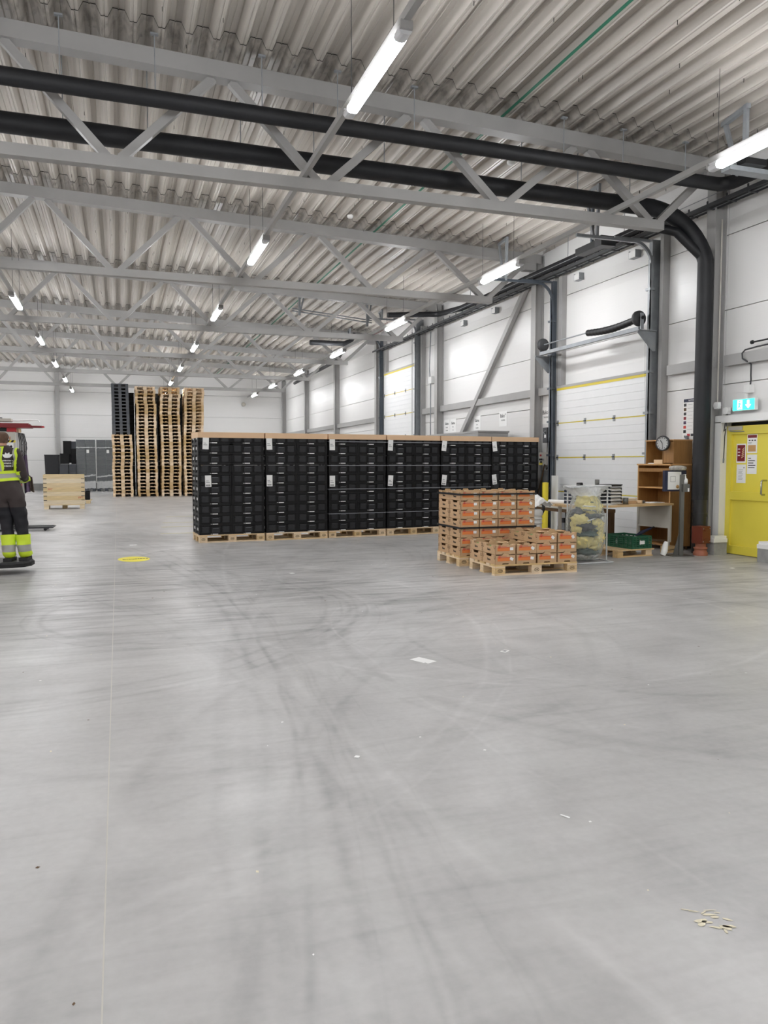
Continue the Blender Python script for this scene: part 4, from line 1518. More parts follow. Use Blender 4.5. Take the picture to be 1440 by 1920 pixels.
# oddments in the bookcase
def small(name, label, cat, loc, rz, fn):
    b = MB(); fn(b); o = b.build(name, None, loc, rz); return tag(o, label, cat)
small('open_tray', 'small pale cardboard tray in the upper bookcase compartment', 'tray', (8.80, 11.10, 1.436), 0, lambda b: (b.box((-.1, -.12, 0), (.1, .12, .006), 'card_light'), b.box((-.1, -.12, .006), (-.095, .12, .07), 'card_light'), b.box((.095, -.12, .006), (.1, .12, .07), 'card_light'), b.box((-.095, -.12, .006), (.095, -.115, .07), 'card_light'), b.box((-.095, .115, .006), (.095, .12, .07), 'card_light')))
small('paper_pile', 'flat pile of white papers in the upper bookcase compartment', 'papers', (8.80, 11.28, 1.436), .02, lambda b: (b.box((-.1, -.11, 0), (.1, .11, .008), 'paper'), b.box((-.09, -.12, .008), (.1, .1, .014), 'white')))
small('tape_roll', 'small dark tape roll on the middle bookcase shelf', 'tape roll', (8.77, 10.83, 1.042), 0, lambda b: b.lathe([(.025, 0), (.045, 0), (.045, .05), (.025, .05), (.025, 0)], 'dark_grey', 16))
small('wire_ring', 'dark wire coil on the middle bookcase shelf', 'coil', (8.80, 10.97, 1.042), 0, lambda b: b.tube([(.0, .055 * math.cos(t), .055 + .055 * math.sin(t)) for t in [2 * PI * i / 18 for i in range(18)]], .006, 'ink', 6, closed=True))
small('wall_bracket_lock', 'small grey hook on the wall below the poster', 'hook', (9.17, 10.98, 1.885), 0, lambda b: (b.box((-.02, -.02, -.03), (.028, .02, .03), 'galv'), b.tube([(-.02, 0, 0), (-.05, 0, 0), (-.05, 0, .03)], .008, 'galv', 6)))

# right work table (turned slightly), on legs with a grey end panel
TA = .175
TC = (7.66, 10.68)
t = thing('work_table', 'wooden topped work table with grey legs in front of the bookcase', 'table', (TC[0], TC[1], 0), TA)
b = MB(); b.box((-1.05, -.37, .765), (.80, .37, .80), 'table_top'); b.build('table_top', t)
for x in (-.98, .76):
    for y in (-.33, .33):
        b = MB(); b.box((x - .02, y - .02, .165 if (x > 0 and y < 0) else .0), (x + .02, y + .02, .765), 'beige'); b.build('leg', t)
b = MB(); b.tube([(.76, -.33, .165), (.76, -.33, .105)], .008, 'galv', 6); b.build('adjusting_foot', t)
b = MB(); b.box((.75, -.31, .42), (.765, .31, .765), 'beige'); b.box((.735, -.31, .39), (.785, .31, .42), 'beige'); b.build('end_panel', t)
b = MB(); b.box((.735, -.31, .16), (.785, .31, .19), 'brown'); b.build('lower_rail', t)
def T(u, v, z):
    return (TC[0] + u * math.cos(TA) - v * math.sin(TA), TC[1] + u * math.sin(TA) + v * math.cos(TA), z)
p = T(.76, -.33, 0)
small('wood_block', 'rough wooden block under the foot of the work table', 'block', (p[0], p[1], 0), TA + .1, lambda b: (b.box((-.13, -.07, 0), (.13, .07, .10), 'wood'), b.box((-.13, -.075, .045), (.13, -.07, .052), 'brown')))
# left table along the gate
t2 = thing('side_table', 'low wooden side table standing along the gate behind the clear bag', 'table', (7.62, 12.05, 0), .02)
b = MB(); b.box((-.40, -.75, .69), (.40, .68, .715), 'table_top'); b.box((-.405, -.75, .66), (-.38, .68, .692), 'beige'); b.build('table_top', t2)
b = MB(); b.box((-.38, -.74, .60), (.38, .66, .66), 'brown'); b.build('apron', t2)
for x in (-.34, .34):
    for y in (-.68, .60):
        b = MB(); b.box((x - .04, y - .04, 0), (x + .04, y + .04, .60), 'brown'); b.build('leg', t2)
small('paper_roll', 'rolled white paper lying on the side table', 'roll', (7.42, 12.2, .755), .0, lambda b: (b.tube([(-.05, .2, 0), (.1, -.22, 0)], .038, 'paper', 12, False), b.tube([(-.05, .2, 0), (.1, -.22, 0)], .03, 'grey_ink', 12, False)))
small('paper_pile', 'loose white sheets spread on the side table', 'papers', (7.5, 12.45, .715), .3, lambda b: (b.box((-.14, -.1, 0), (.14, .1, .006), 'paper'), b.box((-.05, -.16, .006), (.18, .06, .011), 'white')))
small('document_box', 'white open box file at the back of the side table', 'box', (7.78, 11.95, .715), .1, lambda b: (b.box((-.13, -.16, 0), (.13, .16, .10), 'white'), b.box((-.11, -.14, .10), (.11, .14, .105), 'grey_ink')))
# tiered letter trays
def letter_trays(name, label, u0, u1, m, m2, n, hz, v0=-.16, v1=.2):
    w = u1 - u0
    p = T((u0 + u1) / 2, 0, .80)
    q = thing(name, label, 'letter trays', p, TA)
    for k in range(n):
        z = .004 + k * hz
        b = MB()
        b.box((-w / 2, v0, z), (w / 2, v1, z + .012), 'white')
        b.build('tray', q)
        b = MB()
        b.box((-w / 2 + .004, v0 + .02, z + .012), (-w / 2 + .012, v1, z + hz), m)
        b.box((w / 2 - .012, v0 + .02, z + .012), (w / 2 - .004, v1, z + hz), m)
        b.box((-w / 2 + .012, v1 - .012, z + .012), (w / 2 - .012, v1 - .004, z + hz), m)
        b.build('side', q)
        b = MB()
        b.box((-w / 2 + .015, v0 + .03, z + .012), (w / 2 - .015, v1 - .02, z + .012 + (hz * .45 if m2 else .008)), m2 or 'paper')
        b.build('paper_stack', q)
    b = MB(); b.box((-w / 2, v0, n * hz + .004), (w / 2, v1, n * hz + .016), 'white'); b.build('top_tray', q)
    return q
letter_trays('letter_trays', 'dark blue letter tray stack with white shelves behind the clear bag', -1.02, -.38, 'tray_blue', 'tray_blue', 5, .057)
letter_trays('letter_trays', 'grey letter tray stack right of the dark blue trays', -.37, -.12, 'dark_grey', 'beige', 5, .052)
def onT(name, label, cat, u, v, z, fn, rz=0.0):
    return small(name, label, cat, T(u, v, z), TA + rz, fn)
onT('black_folder', 'dark folders lying on top of the grey letter trays', 'folder', -.25, .0, .80 + .277, lambda b: (b.box((-.14, -.14, 0), (.12, .15, .018), 'dark_grey'), b.box((-.12, -.15, .018), (.13, .12, .034), 'black')))
onT('pen_cup', 'small grey metal pen cup on top of the letter trays', 'cup', -.47, .05, .80 + .302, lambda b: (b.lathe([(.0, 0), (.034, 0), (.036, .085), (.032, .085), (.03, .006), (.0, .006)], 'steel_dark', 16),))
onT('stapler', 'black stapler lying on the dark blue letter trays', 'stapler', -.88, .0, .80 + .302, lambda b: (b.box((-.08, -.02, 0), (.08, .02, .015), 'black'), b.box((-.085, -.016, .022), (.07, .016, .042), 'ink'), b.box((.05, -.018, .015), (.08, .018, .03), 'black')), .4)
onT('metal_cup', 'grey metal cup standing at the front of the work table', 'cup', -.16, -.26, .80, lambda b: b.lathe([(.0, 0), (.04, 0), (.042, .105), (.037, .105), (.036, .006), (.0, .006)], 'steel_dark', 18))
onT('small_box', 'flat brown cardboard box beside the metal cup on the work table', 'box', .04, -.12, .80, lambda b: (b.box((-.1, -.08, 0), (.1, .08, .05), 'card'), b.box((-.1, -.082, .048), (.1, .08, .053), 'card_light')))
onT('notebook_pile', 'pile of pale notebooks on the flat cardboard box', 'notebooks', .06, -.08, .853, lambda b: (b.box((-.12, -.09, 0), (.12, .09, .014), 'beige'), b.box((-.1, -.085, .014), (.13, .08, .028), 'card_light'), b.box((-.11, -.08, .028), (.1, .09, .040), 'paper')), .1)
onT('packing_tape_roll', 'pale roll of packing tape on the work table', 'tape roll', .22, -.18, .80, lambda b: b.lathe([(.028, 0), (.052, 0), (.052, .05), (.028, .05), (.028, 0)], 'card_light', 18))
for k, (u, v) in enumerate(((.33, -.16), (.39, -.12))):
    onT('marker_bundle', 'small grey roll, %s, right of the tape on the work table' % ['nearer', 'farther'][k], 'roll', u, v, .822, lambda b: b.tube([(-.03, -.02, 0), (.03, .02, 0)], .022, 'steel_dark', 10))
onT('paper_pile', 'white papers lying at the bookcase end of the work table', 'papers', .60, -.1, .80, lambda b: (b.box((-.12, -.1, 0), (.11, .12, .006), 'paper'), b.box((-.05, -.14, .006), (.14, .08, .012), 'white'), b.box((.0, -.1, .012), (.1, .0, .014), 'grey_ink')), -.2)
onT('blue_papers', 'white and blue sheets under the tray front on the work table', 'papers', -.62, -.28, .80, lambda b: (b.box((-.25, -.07, 0), (.2, .08, .004), 'paper'), b.box((-.3, -.05, .004), (-.12, .07, .008), 'navy')))

# clear bag of yellow plastic waste in a white wire stand
bg = (6.46, 9.84)
st = thing('bag_stand', 'white wire stand holding the clear waste bag', 'stand', (bg[0], bg[1], 0))
b = MB()
fr = [(-.25, -.22, .012), (.33, -.22, .012), (.36, .16, .012), (-.22, .16, .012)]
for i in range(4):
    b.tube([fr[i], fr[(i + 1) % 4]], .011, 'wire_white', 8)
b.build('base_frame', st)
for x, y in ((.35, -.02), (-.235, .12)):
    b = MB(); b.tube([(x, y, .012), (x, y, 1.10)], .012, 'wire_white', 8); b.build('upright', st)
b = MB(); b.tube([(-.33, -.18, 1.10), (.30, -.18, 1.115), (.37, -.02, 1.11), (.33, .16, 1.105), (-.28, .16, 1.095), (-.33, -.18, 1.10)], .012, 'wire_white', 8); b.build('top_ring', st)
bag = thing('waste_bag', 'clear plastic bag full of yellow and green plastic waste', 'bag', (bg[0], bg[1], 0))
def bagr(z):
    t = (z - .05) / .95
    if t < .10:
        return .14 + .08 * math.sin(t / .10 * PI / 2)
    if t < .60:
        return .22 + .05 * math.sin((t - .10) / .5 * PI / 2)
    return .27 - .09 * (1 - math.cos((t - .60) / .40 * PI)) / 2
b = MB()
for rr_, ext in ((0, 0.0), (1, .012)):
    def cf(u, v, ext=ext):
        a = 2 * PI * u
        f = v ** 1.6
        r = .18 + f * (.12 + .03 * math.sin(a * 5))
        return ((r * 1.12 + ext) * math.cos(a), (r * (.95 - .25 * v) + ext) * math.sin(a), .985 + .125 * v + .008 * math.sin(a * 11) - ext)
    b.grid(cf, 44, 7, 'film_white', True, True)
b.build('folded_collar', bag)
b = MB()
def bf(u, v):
    z = .05 + .95 * v
    a = 2 * PI * u
    r = bagr(z)
    r *= 1 + .05 * mnoise.noise(Vector((math.cos(a) * 3, math.sin(a) * 3, z * 5))) + .025 * math.sin(a * 9 + z * 4) * (1 if z > .8 else .4)
    return (r * math.cos(a) * 1.12, r * math.sin(a) * .92, z + (.02 * math.sin(a * 3) if v > .97 else 0))
b.grid(bf, 56, 40, 'film', True, True)
b.add([bf(i / 56, 0) for i in range(56)], [tuple(range(56))], 'film')
b.build('plastic_skin', bag)
def blob(cx, cy, cz, rx, ry, rz_, m, seed):
    b = MB()
    def fn(u, v):
        a, t = 2 * PI * u, PI * v
        d = Vector((math.sin(t) * math.cos(a), math.sin(t) * math.sin(a), math.cos(t)))
        q = 1 + .35 * mnoise.noise(d * 2.2 + Vector((seed, 0, 0))) + .16 * mnoise.noise(d * 6 + Vector((0, seed, 0)))
        return (cx + d.x * rx * q, cy + d.y * ry * q, cz + d.z * rz_ * q)
    b.grid(fn, 26, 18, m, True, True)
    return b
for k, (x, y, z, rx, ry, rz_, m) in enumerate(((-.08, -.1, .33, .14, .10, .11, 'bag_yellow'), (.14, -.1, .36, .11, .09, .10, 'bag_yellow'), (-.15, -.02, .52, .09, .13, .12, 'bag_yellow'), (.10, -.09, .56, .12, .09, .10, 'bag_yellow'), (.04, -.08, .80, .13, .09, .12, 'bag_yellow'), (.02, .02, .88, .17, .13, .13, 'bag_yellow'), (.12, .0, .78, .13, .13, .12, 'bag_yellow'), (-.12, -.06, .62, .15, .12, .10, 'bag_yellow'), (.16, .0, .50, .12, .14, .13, 'bag_yellow'),
                                             (-.02, -.02, .42, .22, .18, .06, 'bag_green'), (-.05, -.05, .53, .16, .15, .07, 'bag_dark'), (.0, .0, .30, .22, .18, .10, 'bag_yellow'), (.02, .0, .17, .20, .16, .07, 'bag_green'),
                                             (.1, -.03, .24, .13, .14, .08, 'bag_yellow'), (-.12, .02, .72, .10, .12, .08, 'bag_dark'), (-.14, .0, .30, .10, .14, .10, 'bag_yellow'), (.05, -.08, .68, .16, .10, .05, 'bag_dark'), (.08, .05, .62, .15, .13, .08, 'bag_green'))):
    blob(x, y, z, rx, ry, rz_, m, k * 3.1).build('crumpled_film', bag)
for k in range(7):
    a = k * 1.3
    b = MB()
    b.tube([(.17 * math.cos(a), -.10 + .05 * math.sin(a * 2), .45 + .07 * k), (.05 * math.cos(a + 1), -.19, .50 + .065 * k), (-.16 * math.cos(a + .4), -.12, .58 + .05 * k)], .009, ['bag_green', 'bag_dark', 'white'][k % 3], 5)
    b.build('plastic_ribbon', bag)

# green folding crate on a small pallet under the table
gp = thing('half_pallet', 'small worn wooden pallet under the green crate', 'pallet', (7.50, 10.52, 0), .12)
for y in (-.34, 0, .34):
    b = MB(); b.box((-.36, y - .05, .0), (.36, y + .05, .02), 'wood'); b.build('bottom_board', gp)
    for x in (-.3, .28):
        b = MB(); b.cbox((x, y, .06), (.12, .10, .08), 'wood'); b.build('block', gp)
for k in range(5):
    y = -.34 + .17 * k
    b = MB(); b.box((-.37, y - .07, .10), (.37, y + .07, .12), 'wood'); b.build('top_board', gp)
gc = thing('green_crate', 'dark green slatted plastic crate under the work table', 'crate', (7.64, 10.44, .121), .12)
gx, gy, gh = .2, .3, .20
b = MB()
b.box((-gx, -gy, 0), (gx, gy, .012), 'crate_green')
b.build('base', gc)
for side in range(4):
    L = gx if side % 2 == 0 else gy
    D = gy if side % 2 == 0 else gx
    Mz = Matrix.Rotation(side * PI / 2, 4, 'Z')
    b = MB()
    for k in range(6):
        z = .012 + k * .031
        b.box((-L, -D, z), (L, -D + .012, z + (.018 if k < 5 else .03)), 'crate_green', Mz)
    for k in range(7):
        x = -L + .012 + (2 * L - .024) * k / 6
        b.box((x - .009, -D - .004, .0), (x + .009, -D + .01, gh - .01), 'crate_green', Mz)
    b.build('slatted_side', gc)
b = MB(); b.box((-.05, -gy - .008, .07), (.05, -gy - .004, .125), 'paper'); b.build('label_card', gc)
small('folded_umbrella', 'dark blue folded umbrella lying across the green crate', 'umbrella', (7.83, 10.30, .36), .5, lambda b: (b.tube([(-.28, 0, -.03), (-.1, 0, .0), (.25, 0, .05)], [.012, .03, .018], 'navy', 8), b.tube([(.25, 0, .05), (.36, 0, .065), (.39, 0, .05)], .009, 'dark_grey', 6)))
small('white_roll', 'crumpled white plastic roll leaning beside the green crate', 'roll', (8.02, 10.08, .0), 0, lambda b: b.tube([(.0, 0, .012), (.03, 0, .08), (.06, .02, .16), (.08, .02, .22)], [.04, .05, .045, .03], 'paper', 9))
small('white_stand_foot', 'short white post standing under the work table', 'post', (8.28, 10.95, 0), 0, lambda b: b.tube([(0, 0, 0), (0, 0, .16)], .025, 'white', 10))

# sanitizer stand with notice board
ss = thing('sanitizer_stand', 'grey metal hand sanitizer stand in front of the bookcase', 'stand', (8.33, 10.06, 0), -.2)
b = MB(); b.box((-.20, -.15, 0), (.16, .15, .008), 'steel_dark'); b.build('foot_plate', ss)
b = MB(); b.box((-.025, -.02, .008), (.04, .02, 1.27), 'steel_dark'); b.prism([(-.03, .008), (-.12, .008), (-.03, .35)], -.004, .004, 'steel_dark', Matrix(((1, 0, 0, 0), (0, 0, 1, 0), (0, 1, 0, 0), (0, 0, 0, 1)))); b.build('post', ss)
b = MB(); b.box((.0, -.05, 1.0), (.11, .05, 1.12), 'steel_dark'); b.box((.075, -.052, 1.005), (.10, -.05, 1.06), 'paper'); b.build('bottle_holder', ss)
b = MB(); b.lathe([(.0, 0), (.035, 0), (.036, .06), (.03, .085), (.012, .10), (.012, .125), (.006, .125), (.006, .15)], 'paper', 14, Matrix.Translation((.06, -.0, 1.115))); b.box((.03, -.008, 1.262), (.068, .008, 1.272), 'paper'); b.build('pump_bottle', ss)
nb = thing('notice_holder', 'dark blue wall holder with a white floor plan sheet beside the sanitizer', 'holder', (8.36, 10.24, 1.0), -.12)
b = MB(); b.box((-.19, .0, .0), (.19, .06, .33), 'navy'); b.build('back_box', nb)
b = MB(); b.box((-.14, -.012, .03), (.09, -.006, .31), 'paper'); b.build('sheet', nb)
b = MB(); b.box((-.10, -.014, .15), (-.01, -.012, .24), 'grey_ink'); b.box((-.095, -.0145, .155), (-.015, -.0138, .235), 'paper'); b.build('floor_plan', nb)
b = MB(); b.lathe([(.0, 0), (.028, 0), (.028, .003), (.0, .003)], 'tan', 14, Matrix.Translation((.03, -.012, .075)) @ Matrix.Rotation(PI / 2, 4, 'X')); b.build('seal', nb)
b = MB(); b.box((-.02, .06, .0), (.02, .10, .30), 'steel_dark'); b.build('arm', nb)
small('clear_tub', 'clear plastic tub of small parts on the dark blue holder', 'tub', (8.42, 10.27, 1.331), -.12, lambda b: (b.lathe([(.0, 0), (.12, 0), (.135, .03), (.13, .06), (.06, .078), (.0, .08)], 'tub_grey', 18),))

# fire hose outlet on the floor by the downpipe
h = thing('hydrant_box', 'brown red metal hydrant box on a terracotta foot by the downpipe', 'hydrant', (8.66, 9.99, 0), .2)
b = MB(); b.lathe([(.11, 0), (.11, .05), (.095, .055), (.095, .10), (.105, .105), (.105, .125), (.08, .13), (.08, .19)], 'terracotta', 20); b.build('foot', h)
b = MB()
b.box((-.10, -.09, .19), (.10, .09, .46), 'hydrant')
b.build('box', h)
b = MB(); b.box((-.095, -.105, .20), (.095, -.09, .45), 'hydrant'); b.build('cover', h)
for z in (.255, .40):
    b = MB(); b.box((-.05, -.118, z - .01), (.05, -.105, z + .01), 'hydrant'); b.build('rib', h)
for x in (-.075, .075):
    for z in (.225, .425):
        b = MB(); b.tube([(x, -.104, z), (x, -.112, z)], .009, 'galv', 6); b.build('screw', h)
for k, (x0, x1, y0, y1, lab) in enumerate(((8.84, 9.09, 9.90, 10.05, 'concrete block with white cap at the column foot by the yellow door'), (8.88, 9.09, 8.72, 9.06, 'concrete block with white cap at the right edge below the yellow door'))):
    q = thing('concrete_block', lab, 'block', ((x0 + x1) / 2, (y0 + y1) / 2, 0))
    b = MB(); b.box(((x0 - x1) / 2, (y0 - y1) / 2, 0), ((x1 - x0) / 2, (y1 - y0) / 2, .20), 'concrete'); b.build('base', q)
    b = MB(); b.box(((x0 - x1) / 2 - .012, (y0 - y1) / 2 - .012, .20), ((x1 - x0) / 2, (y1 - y0) / 2, .26), 'white'); b.box(((x0 - x1) / 2 + .02, (y0 - y1) / 2 + .01, .26), ((x1 - x0) / 2, (y1 - y0) / 2, .30), 'white'); b.build('cap', q)

# poster behind the downpipe
po = link('poster', None, None, (XW - .004, 10.82, 2.21), ON_RIGHT)
tag(po, 'white poster with dark blue heading and small pictures behind the downpipe', 'poster')
b = MB(); b.box((-.29, -.33, 0), (.29, .33, .002), 'paper'); b.build('sheet', po)
b = MB(); b.box((-.28, .27, .002), (.28, .325, .003), 'navy'); b.build('heading', po)
lettering('RUTINER', .04, 'paper', po, (-.08, .297, .0035), (0, 0, 0))
cols_ = ['dark_grey', 'brown', 'dark_grey', 'dark_red', 'cloth_purple', 'red_print', 'ink']
for k in range(7):
    for x in (-.245, .03):
        b = MB(); b.box((x - .03, .20 - k * .075, .002), (x + .035, .25 - k * .075, .003), cols_[(k + (x > 0)) % 7]); b.build('picture', po)
for k, m in enumerate(('paper', 'red', 'dark_grey', 'navy')):
    b = MB(); b.box((-.27 + k * .09, -.31, .002), (-.20 + k * .09, -.265, .003), m); b.build('logo', po)
for k in range(8):
    b = MB(); b.box((-.18, .225 - k * .06, .002), (-.06 + .01 * (k % 3), .229 - k * .06, .0028), 'grey_ink'); b.build('text_line', po)
# control boxes, post and broom left of the nearer gate
cb = thing('gate_control_box', 'grey gate control box with red and yellow buttons left of the nearer gate', 'control box', (9.12, 15.52, 1.40))
b = MB(); b.box((-.08, -.16, 0), (.075, .16, .29), 'beige'); b.build('housing', cb)
for y, z, m in ((.07, .22, 'red'), (.10, .13, 'ink'), (.03, .13, 'ink'), (-.04, .13, 'grey_ink'), (.05, .07, 'ink')):
    b = MB(); b.tube([(-.08, y, z), (-.10, y, z)], .022, m, 10); b.build('button', cb)
b = MB(); b.box((-.084, .0, .005), (-.08, .15, .06), 'yellow'); b.build('warning_label', cb)
b = MB(); b.tube([(-.02, -.05, 0), (-.02, -.06, -.1), (-.02, -.13, -.06), (-.02, -.14, .0)], .012, 'black', 6); b.tube([(-.02, -.09, .29), (-.02, -.10, .5)], .010, 'dark_grey', 6); b.build('cable', cb)
cb2 = thing('black_switch_box', 'black upright switch box above the gate control box', 'switch box', (9.13, 15.42, 1.90))
b = MB(); b.box((-.08, -.06, 0), (.065, .12, .34), 'dark_grey'); b.build('housing', cb2)
b = MB(); b.box((-.084, -.02, .11), (-.08, .05, .18), 'paper'); b.build('label_card', cb2)
b = MB(); b.tube([(-.09, .02, .19), (-.10, .05, .23), (-.09, .02, .26), (-.09, -.03, .26)], .008, 'galv', 6); b.build('switch_lever', cb2)
yp = thing('bollard', 'bright yellow steel bollard at the left foot of the nearer gate', 'bollard', (8.58, 14.6, 0))
b = MB(); b.tube([(0, 0, 0), (0, 0, 1.03)], .065, 'yellow', 18); b.build('post', yp)
b = MB(); b.lathe([(.065, 1.03), (.066, 1.035), (.0, 1.045)], 'yellow_edge', 18); b.build('cap', yp)
small('white_board', 'narrow white board leaning behind the yellow bollard', 'board', (8.82, 14.62, 0), 0, lambda b: b.box((-.01, -.12, 0), (.012, .12, 1.18), 'white'))
small('broom_handle', 'wooden broom handle leaning on the wall left of the nearer gate', 'broom', (8.8, 15.45, 0), 0, lambda b: (b.tube([(0, .15, .08), (.2, -.1, 1.42)], .014, 'brown', 8), b.box((-.06, .0, 0), (.06, .3, .09), 'dark_grey')))
wbn = thing('white_bin', 'white plastic barrel with lid behind the tall carton stack', 'barrel', (6.22, 11.02, 0))
b = MB(); b.lathe([(.15, 0), (.165, .02), (.175, .60), (.17, .62)], 'white', 24); b.build('body', wbn)
b = MB(); b.lathe([(.185, .62), (.19, .64), (.185, .69), (.15, .715), (.0, .72)], 'white', 24); b.build('lid', wbn)
for z in (.5, .57):
    b = MB(); b.lathe([(.175, z - .01), (.183, z - .006), (.183, z + .006), (.175, z + .01)], 'white', 24); b.build('rib', wbn)
def crumple(b):
    def fn(u, v):
        x, y = (u - .5) * .46, (v - .5) * .36
        return (x, y, .03 + .20 * (1 - abs(u - .45) * 1.9) * (1 - abs(v - .5) * 1.2) + .06 * mnoise.noise(Vector((u * 5, v * 5, 2))))
    b.grid(fn, 14, 12, 'paper', False)
small('white_sack', 'crumpled white paper sack lying on the white barrel', 'sack', (6.33, 11.02, .74), .4, crumple)
small('dark_coil', 'dark hose coil hanging behind the white sack', 'hose', (6.55, 11.35, .72), 0, lambda b: [b.tube([(.0 + .01 * k, .14 * math.cos(t), .0 + .12 * math.sin(t)) for t in [2 * PI * i / 16 for i in range(16)]], .016, 'dark_grey', 6, closed=True) for k in range(3)])
small('gate_socket_box', 'grey cable junction unit hanging low beside the gate track', 'junction', (7.95, 12.78, .20), 0, lambda b: (b.box((-.05, -.05, 0), (.05, .05, .13), 'galv'), b.box((-.06, -.03, .13), (.03, .06, .22), 'dark_grey'), b.tube([(0, 0, .22), (.02, .03, .4), (0, -.05, .46)], .012, 'black', 6)))

# ------------------------------------------------------------------ signs on the right wall
def wall_sign(y, z, big, sub, sub2, label, size=.105):
    q = link('wall_sign', None, None, (XW - .003, y, z), ON_RIGHT)
    tag(q, label, 'sign', 'white paper signs on the right wall')
    b = MB(); b.box((-.21, -.19, 0), (.21, .19, .002), 'paper'); b.build('sheet', q)
    lettering(big, size, 'ink', q, (0, .07, .003), (0, 0, 0), .0012)
    lettering(sub, .05, 'ink', q, (0, -.04, .003), (0, 0, 0))
    if sub2:
        lettering(sub2, .04, 'ink', q, (0, -.13, .003), (0, 0, 0))
wall_sign(15.66, 2.52, 'Bako°', 'TROMSØ', '', 'white sign with one bold word just left of the nearer gate', .125)
wall_sign(17.75, 2.56, 'Bako°', 'TROMSØ', '', 'white sign with one bold word right of the diagonal brace', .125)
wall_sign(19.25, 2.52, 'Salma', 'Skin', 'TROMSØ', 'white sign with three short lines partly behind the diagonal brace')
wall_sign(20.85, 2.53, 'Salma', 'Filet', 'Fersk', 'right one of the two white signs between brace and farther gate')
wall_sign(21.30, 2.53, 'Salma', 'Hel fisk', 'TROMSØ', 'left one of the two white signs between brace and farther gate')
small('grey_ledge', 'long grey cabinet top showing above the fifth and sixth crate stacks', 'cabinet', (8.5, 18.6, 0), 0, lambda b: (b.box((-.35, -1.6, 0), (.45, 1.6, 2.18), 'steel'), b.box((-.37, -1.62, 2.18), (.47, 1.62, 2.22), 'steel')))
# little things on the roof
for k, (x, y) in enumerate(((6.0, 11.4), (4.4, 15.0))):
    b = MB(); b.lathe([(.0, -.05), (.05, -.05), (.06, -.02), (.06, 0)], 'white', 14)
    tag(b.build('smoke_detector', None, (x, y, roof(x) - .002)), ['white round smoke detector on the roof deck behind the nearest truss', 'white round smoke detector on the deck in front of the second truss'][k], 'detector', 'smoke detectors')
b = MB(); b.tube([(9.02, 22.15, .5), (9.02, 22.15, 3.8), (9.0, 22.2, 4.3), (9.02, 22.15, 5.4)], .018, 'galv', 6)
b.box((8.98, 22.0, 3.85), (9.1, 22.25, 4.05), 'white')
tag(b.build('wall_conduit'), 'grey conduit with white box beside the farther gate', 'conduit')
b = MB(); b.lathe([(.0, -.03), (.10, -.03), (.12, .02), (.10, .05), (.0, .05)], 'beige', 20, Matrix.Translation((6.8, YB - .06, 4.75)) @ Matrix.Rotation(PI / 2, 4, 'X'))
tag(b.build('back_wall_clock'), 'small round pale fitting high on the back wall', 'fitting')

# ------------------------------------------------------------------ things on the floor
b = MB()
K = 40
b.add([(.23 * math.cos(2 * PI * i / K), .33 * math.sin(2 * PI * i / K), 0) for i in range(K)] , [tuple(range(K))], 'sticker_yellow')
stt = thing('floor_sticker', 'yellow oval floor sticker with dark lettering beside the floor joint', 'sticker', (.20, 12.32, .0015), .10)
b.build('oval', stt)
lettering('PASSERING', .075, 'ink', stt, (0.02, 0, .0012), (0, 0, PI), .001)
def scrap(name, label, x, y, w, h, rz, m='paper', extra=None):
    o = thing(name, label, 'scrap', (x, y, .0015), rz)
    b = MB()
    b.add([(-w / 2, -h / 2, 0), (w * .3, -h / 2, 0), (w * .36, -h * .38, 0.002), (w / 2, -h * .42, 0), (w / 2, h / 2, 0), (-w / 2, h * .46, .001)], [tuple(range(6))], m)
    b.build('sheet', o)
    if extra:
        b = MB(); b.add([(-w * .3, -h * .3, .0015), (w * .3, -h * .3, .0015), (w * .3, h * .3, .0015), (-w * .3, h * .3, .0015)], [(0, 1, 2, 3)], extra); b.build('print', o)
scrap('paper_label', 'torn white paper label lying in the middle of the floor', 2.096, 5.272, .176, .106, -1.125, 'paper')
scrap('small_label', 'small white label with grey square on the floor right of the torn one', 2.80, 5.334, .082, .05, .6, 'paper', 'grey_ink')
scrap('paper_scrap', 'tiny white paper scrap on the floor before the crate row', 2.14, 10.06, .07, .09, .3)
scrap('paper_scrap', 'white sheet on the floor beyond the yellow sticker', .23, 14.45, .13, .12, .2)
scrap('paper_scrap', 'small white scrap on the floor near the yellow door', 8.0, 8.6, .08, .06, .2)
scrap('paper_scrap', 'small ragged white scrap at the left middle of the floor', 1.09, 3.62, .03, .025, .9)
scrap('paper_scrap', 'thin pale splinter on the floor right of centre', 1.71, 2.72, .012, .045, .5)
pp = thing('paint_patch', 'flaking cream residue on the floor at bottom right', 'residue', (1.76, 1.93, .001))
rq = random.Random(9)
for k, (x, y, l, w, a) in enumerate(((-.045, .075, .05, .006, -.6), (-.025, .06, .04, .008, -.5), (.0, .045, .03, .006, .3), (.03, .05, .05, .006, -.3), (.01, .03, .05, .014, -.4), (.045, .03, .03, .006, -.6), (-.045, .01, .05, .022, -.1), (-.055, -.005, .04, .018, .2), (-.03, .0, .04, .014, -.5), (.02, .012, .035, .012, -.4), (.05, -.01, .035, .012, -.8), (-.02, -.035, .05, .010, -.6), (.01, -.045, .04, .028, -.7), (.03, -.045, .045, .018, -.5), (-.005, -.06, .03, .010, 1.2))):
    b = MB()
    n = 9
    ring = []
    for i in range(n):
        t = 2 * PI * i / n
        rr = rq.uniform(.7, 1.15)
        u, v = l / 2 * math.cos(t) * rr, w / 2 * math.sin(t) * rr
        ring.append((x * .9 + u * math.cos(a) - v * math.sin(a), y + u * math.sin(a) + v * math.cos(a), .0008))
    b.add(ring, [tuple(range(n))], 'cream')
    b.build('flake', pp)
b = MB()
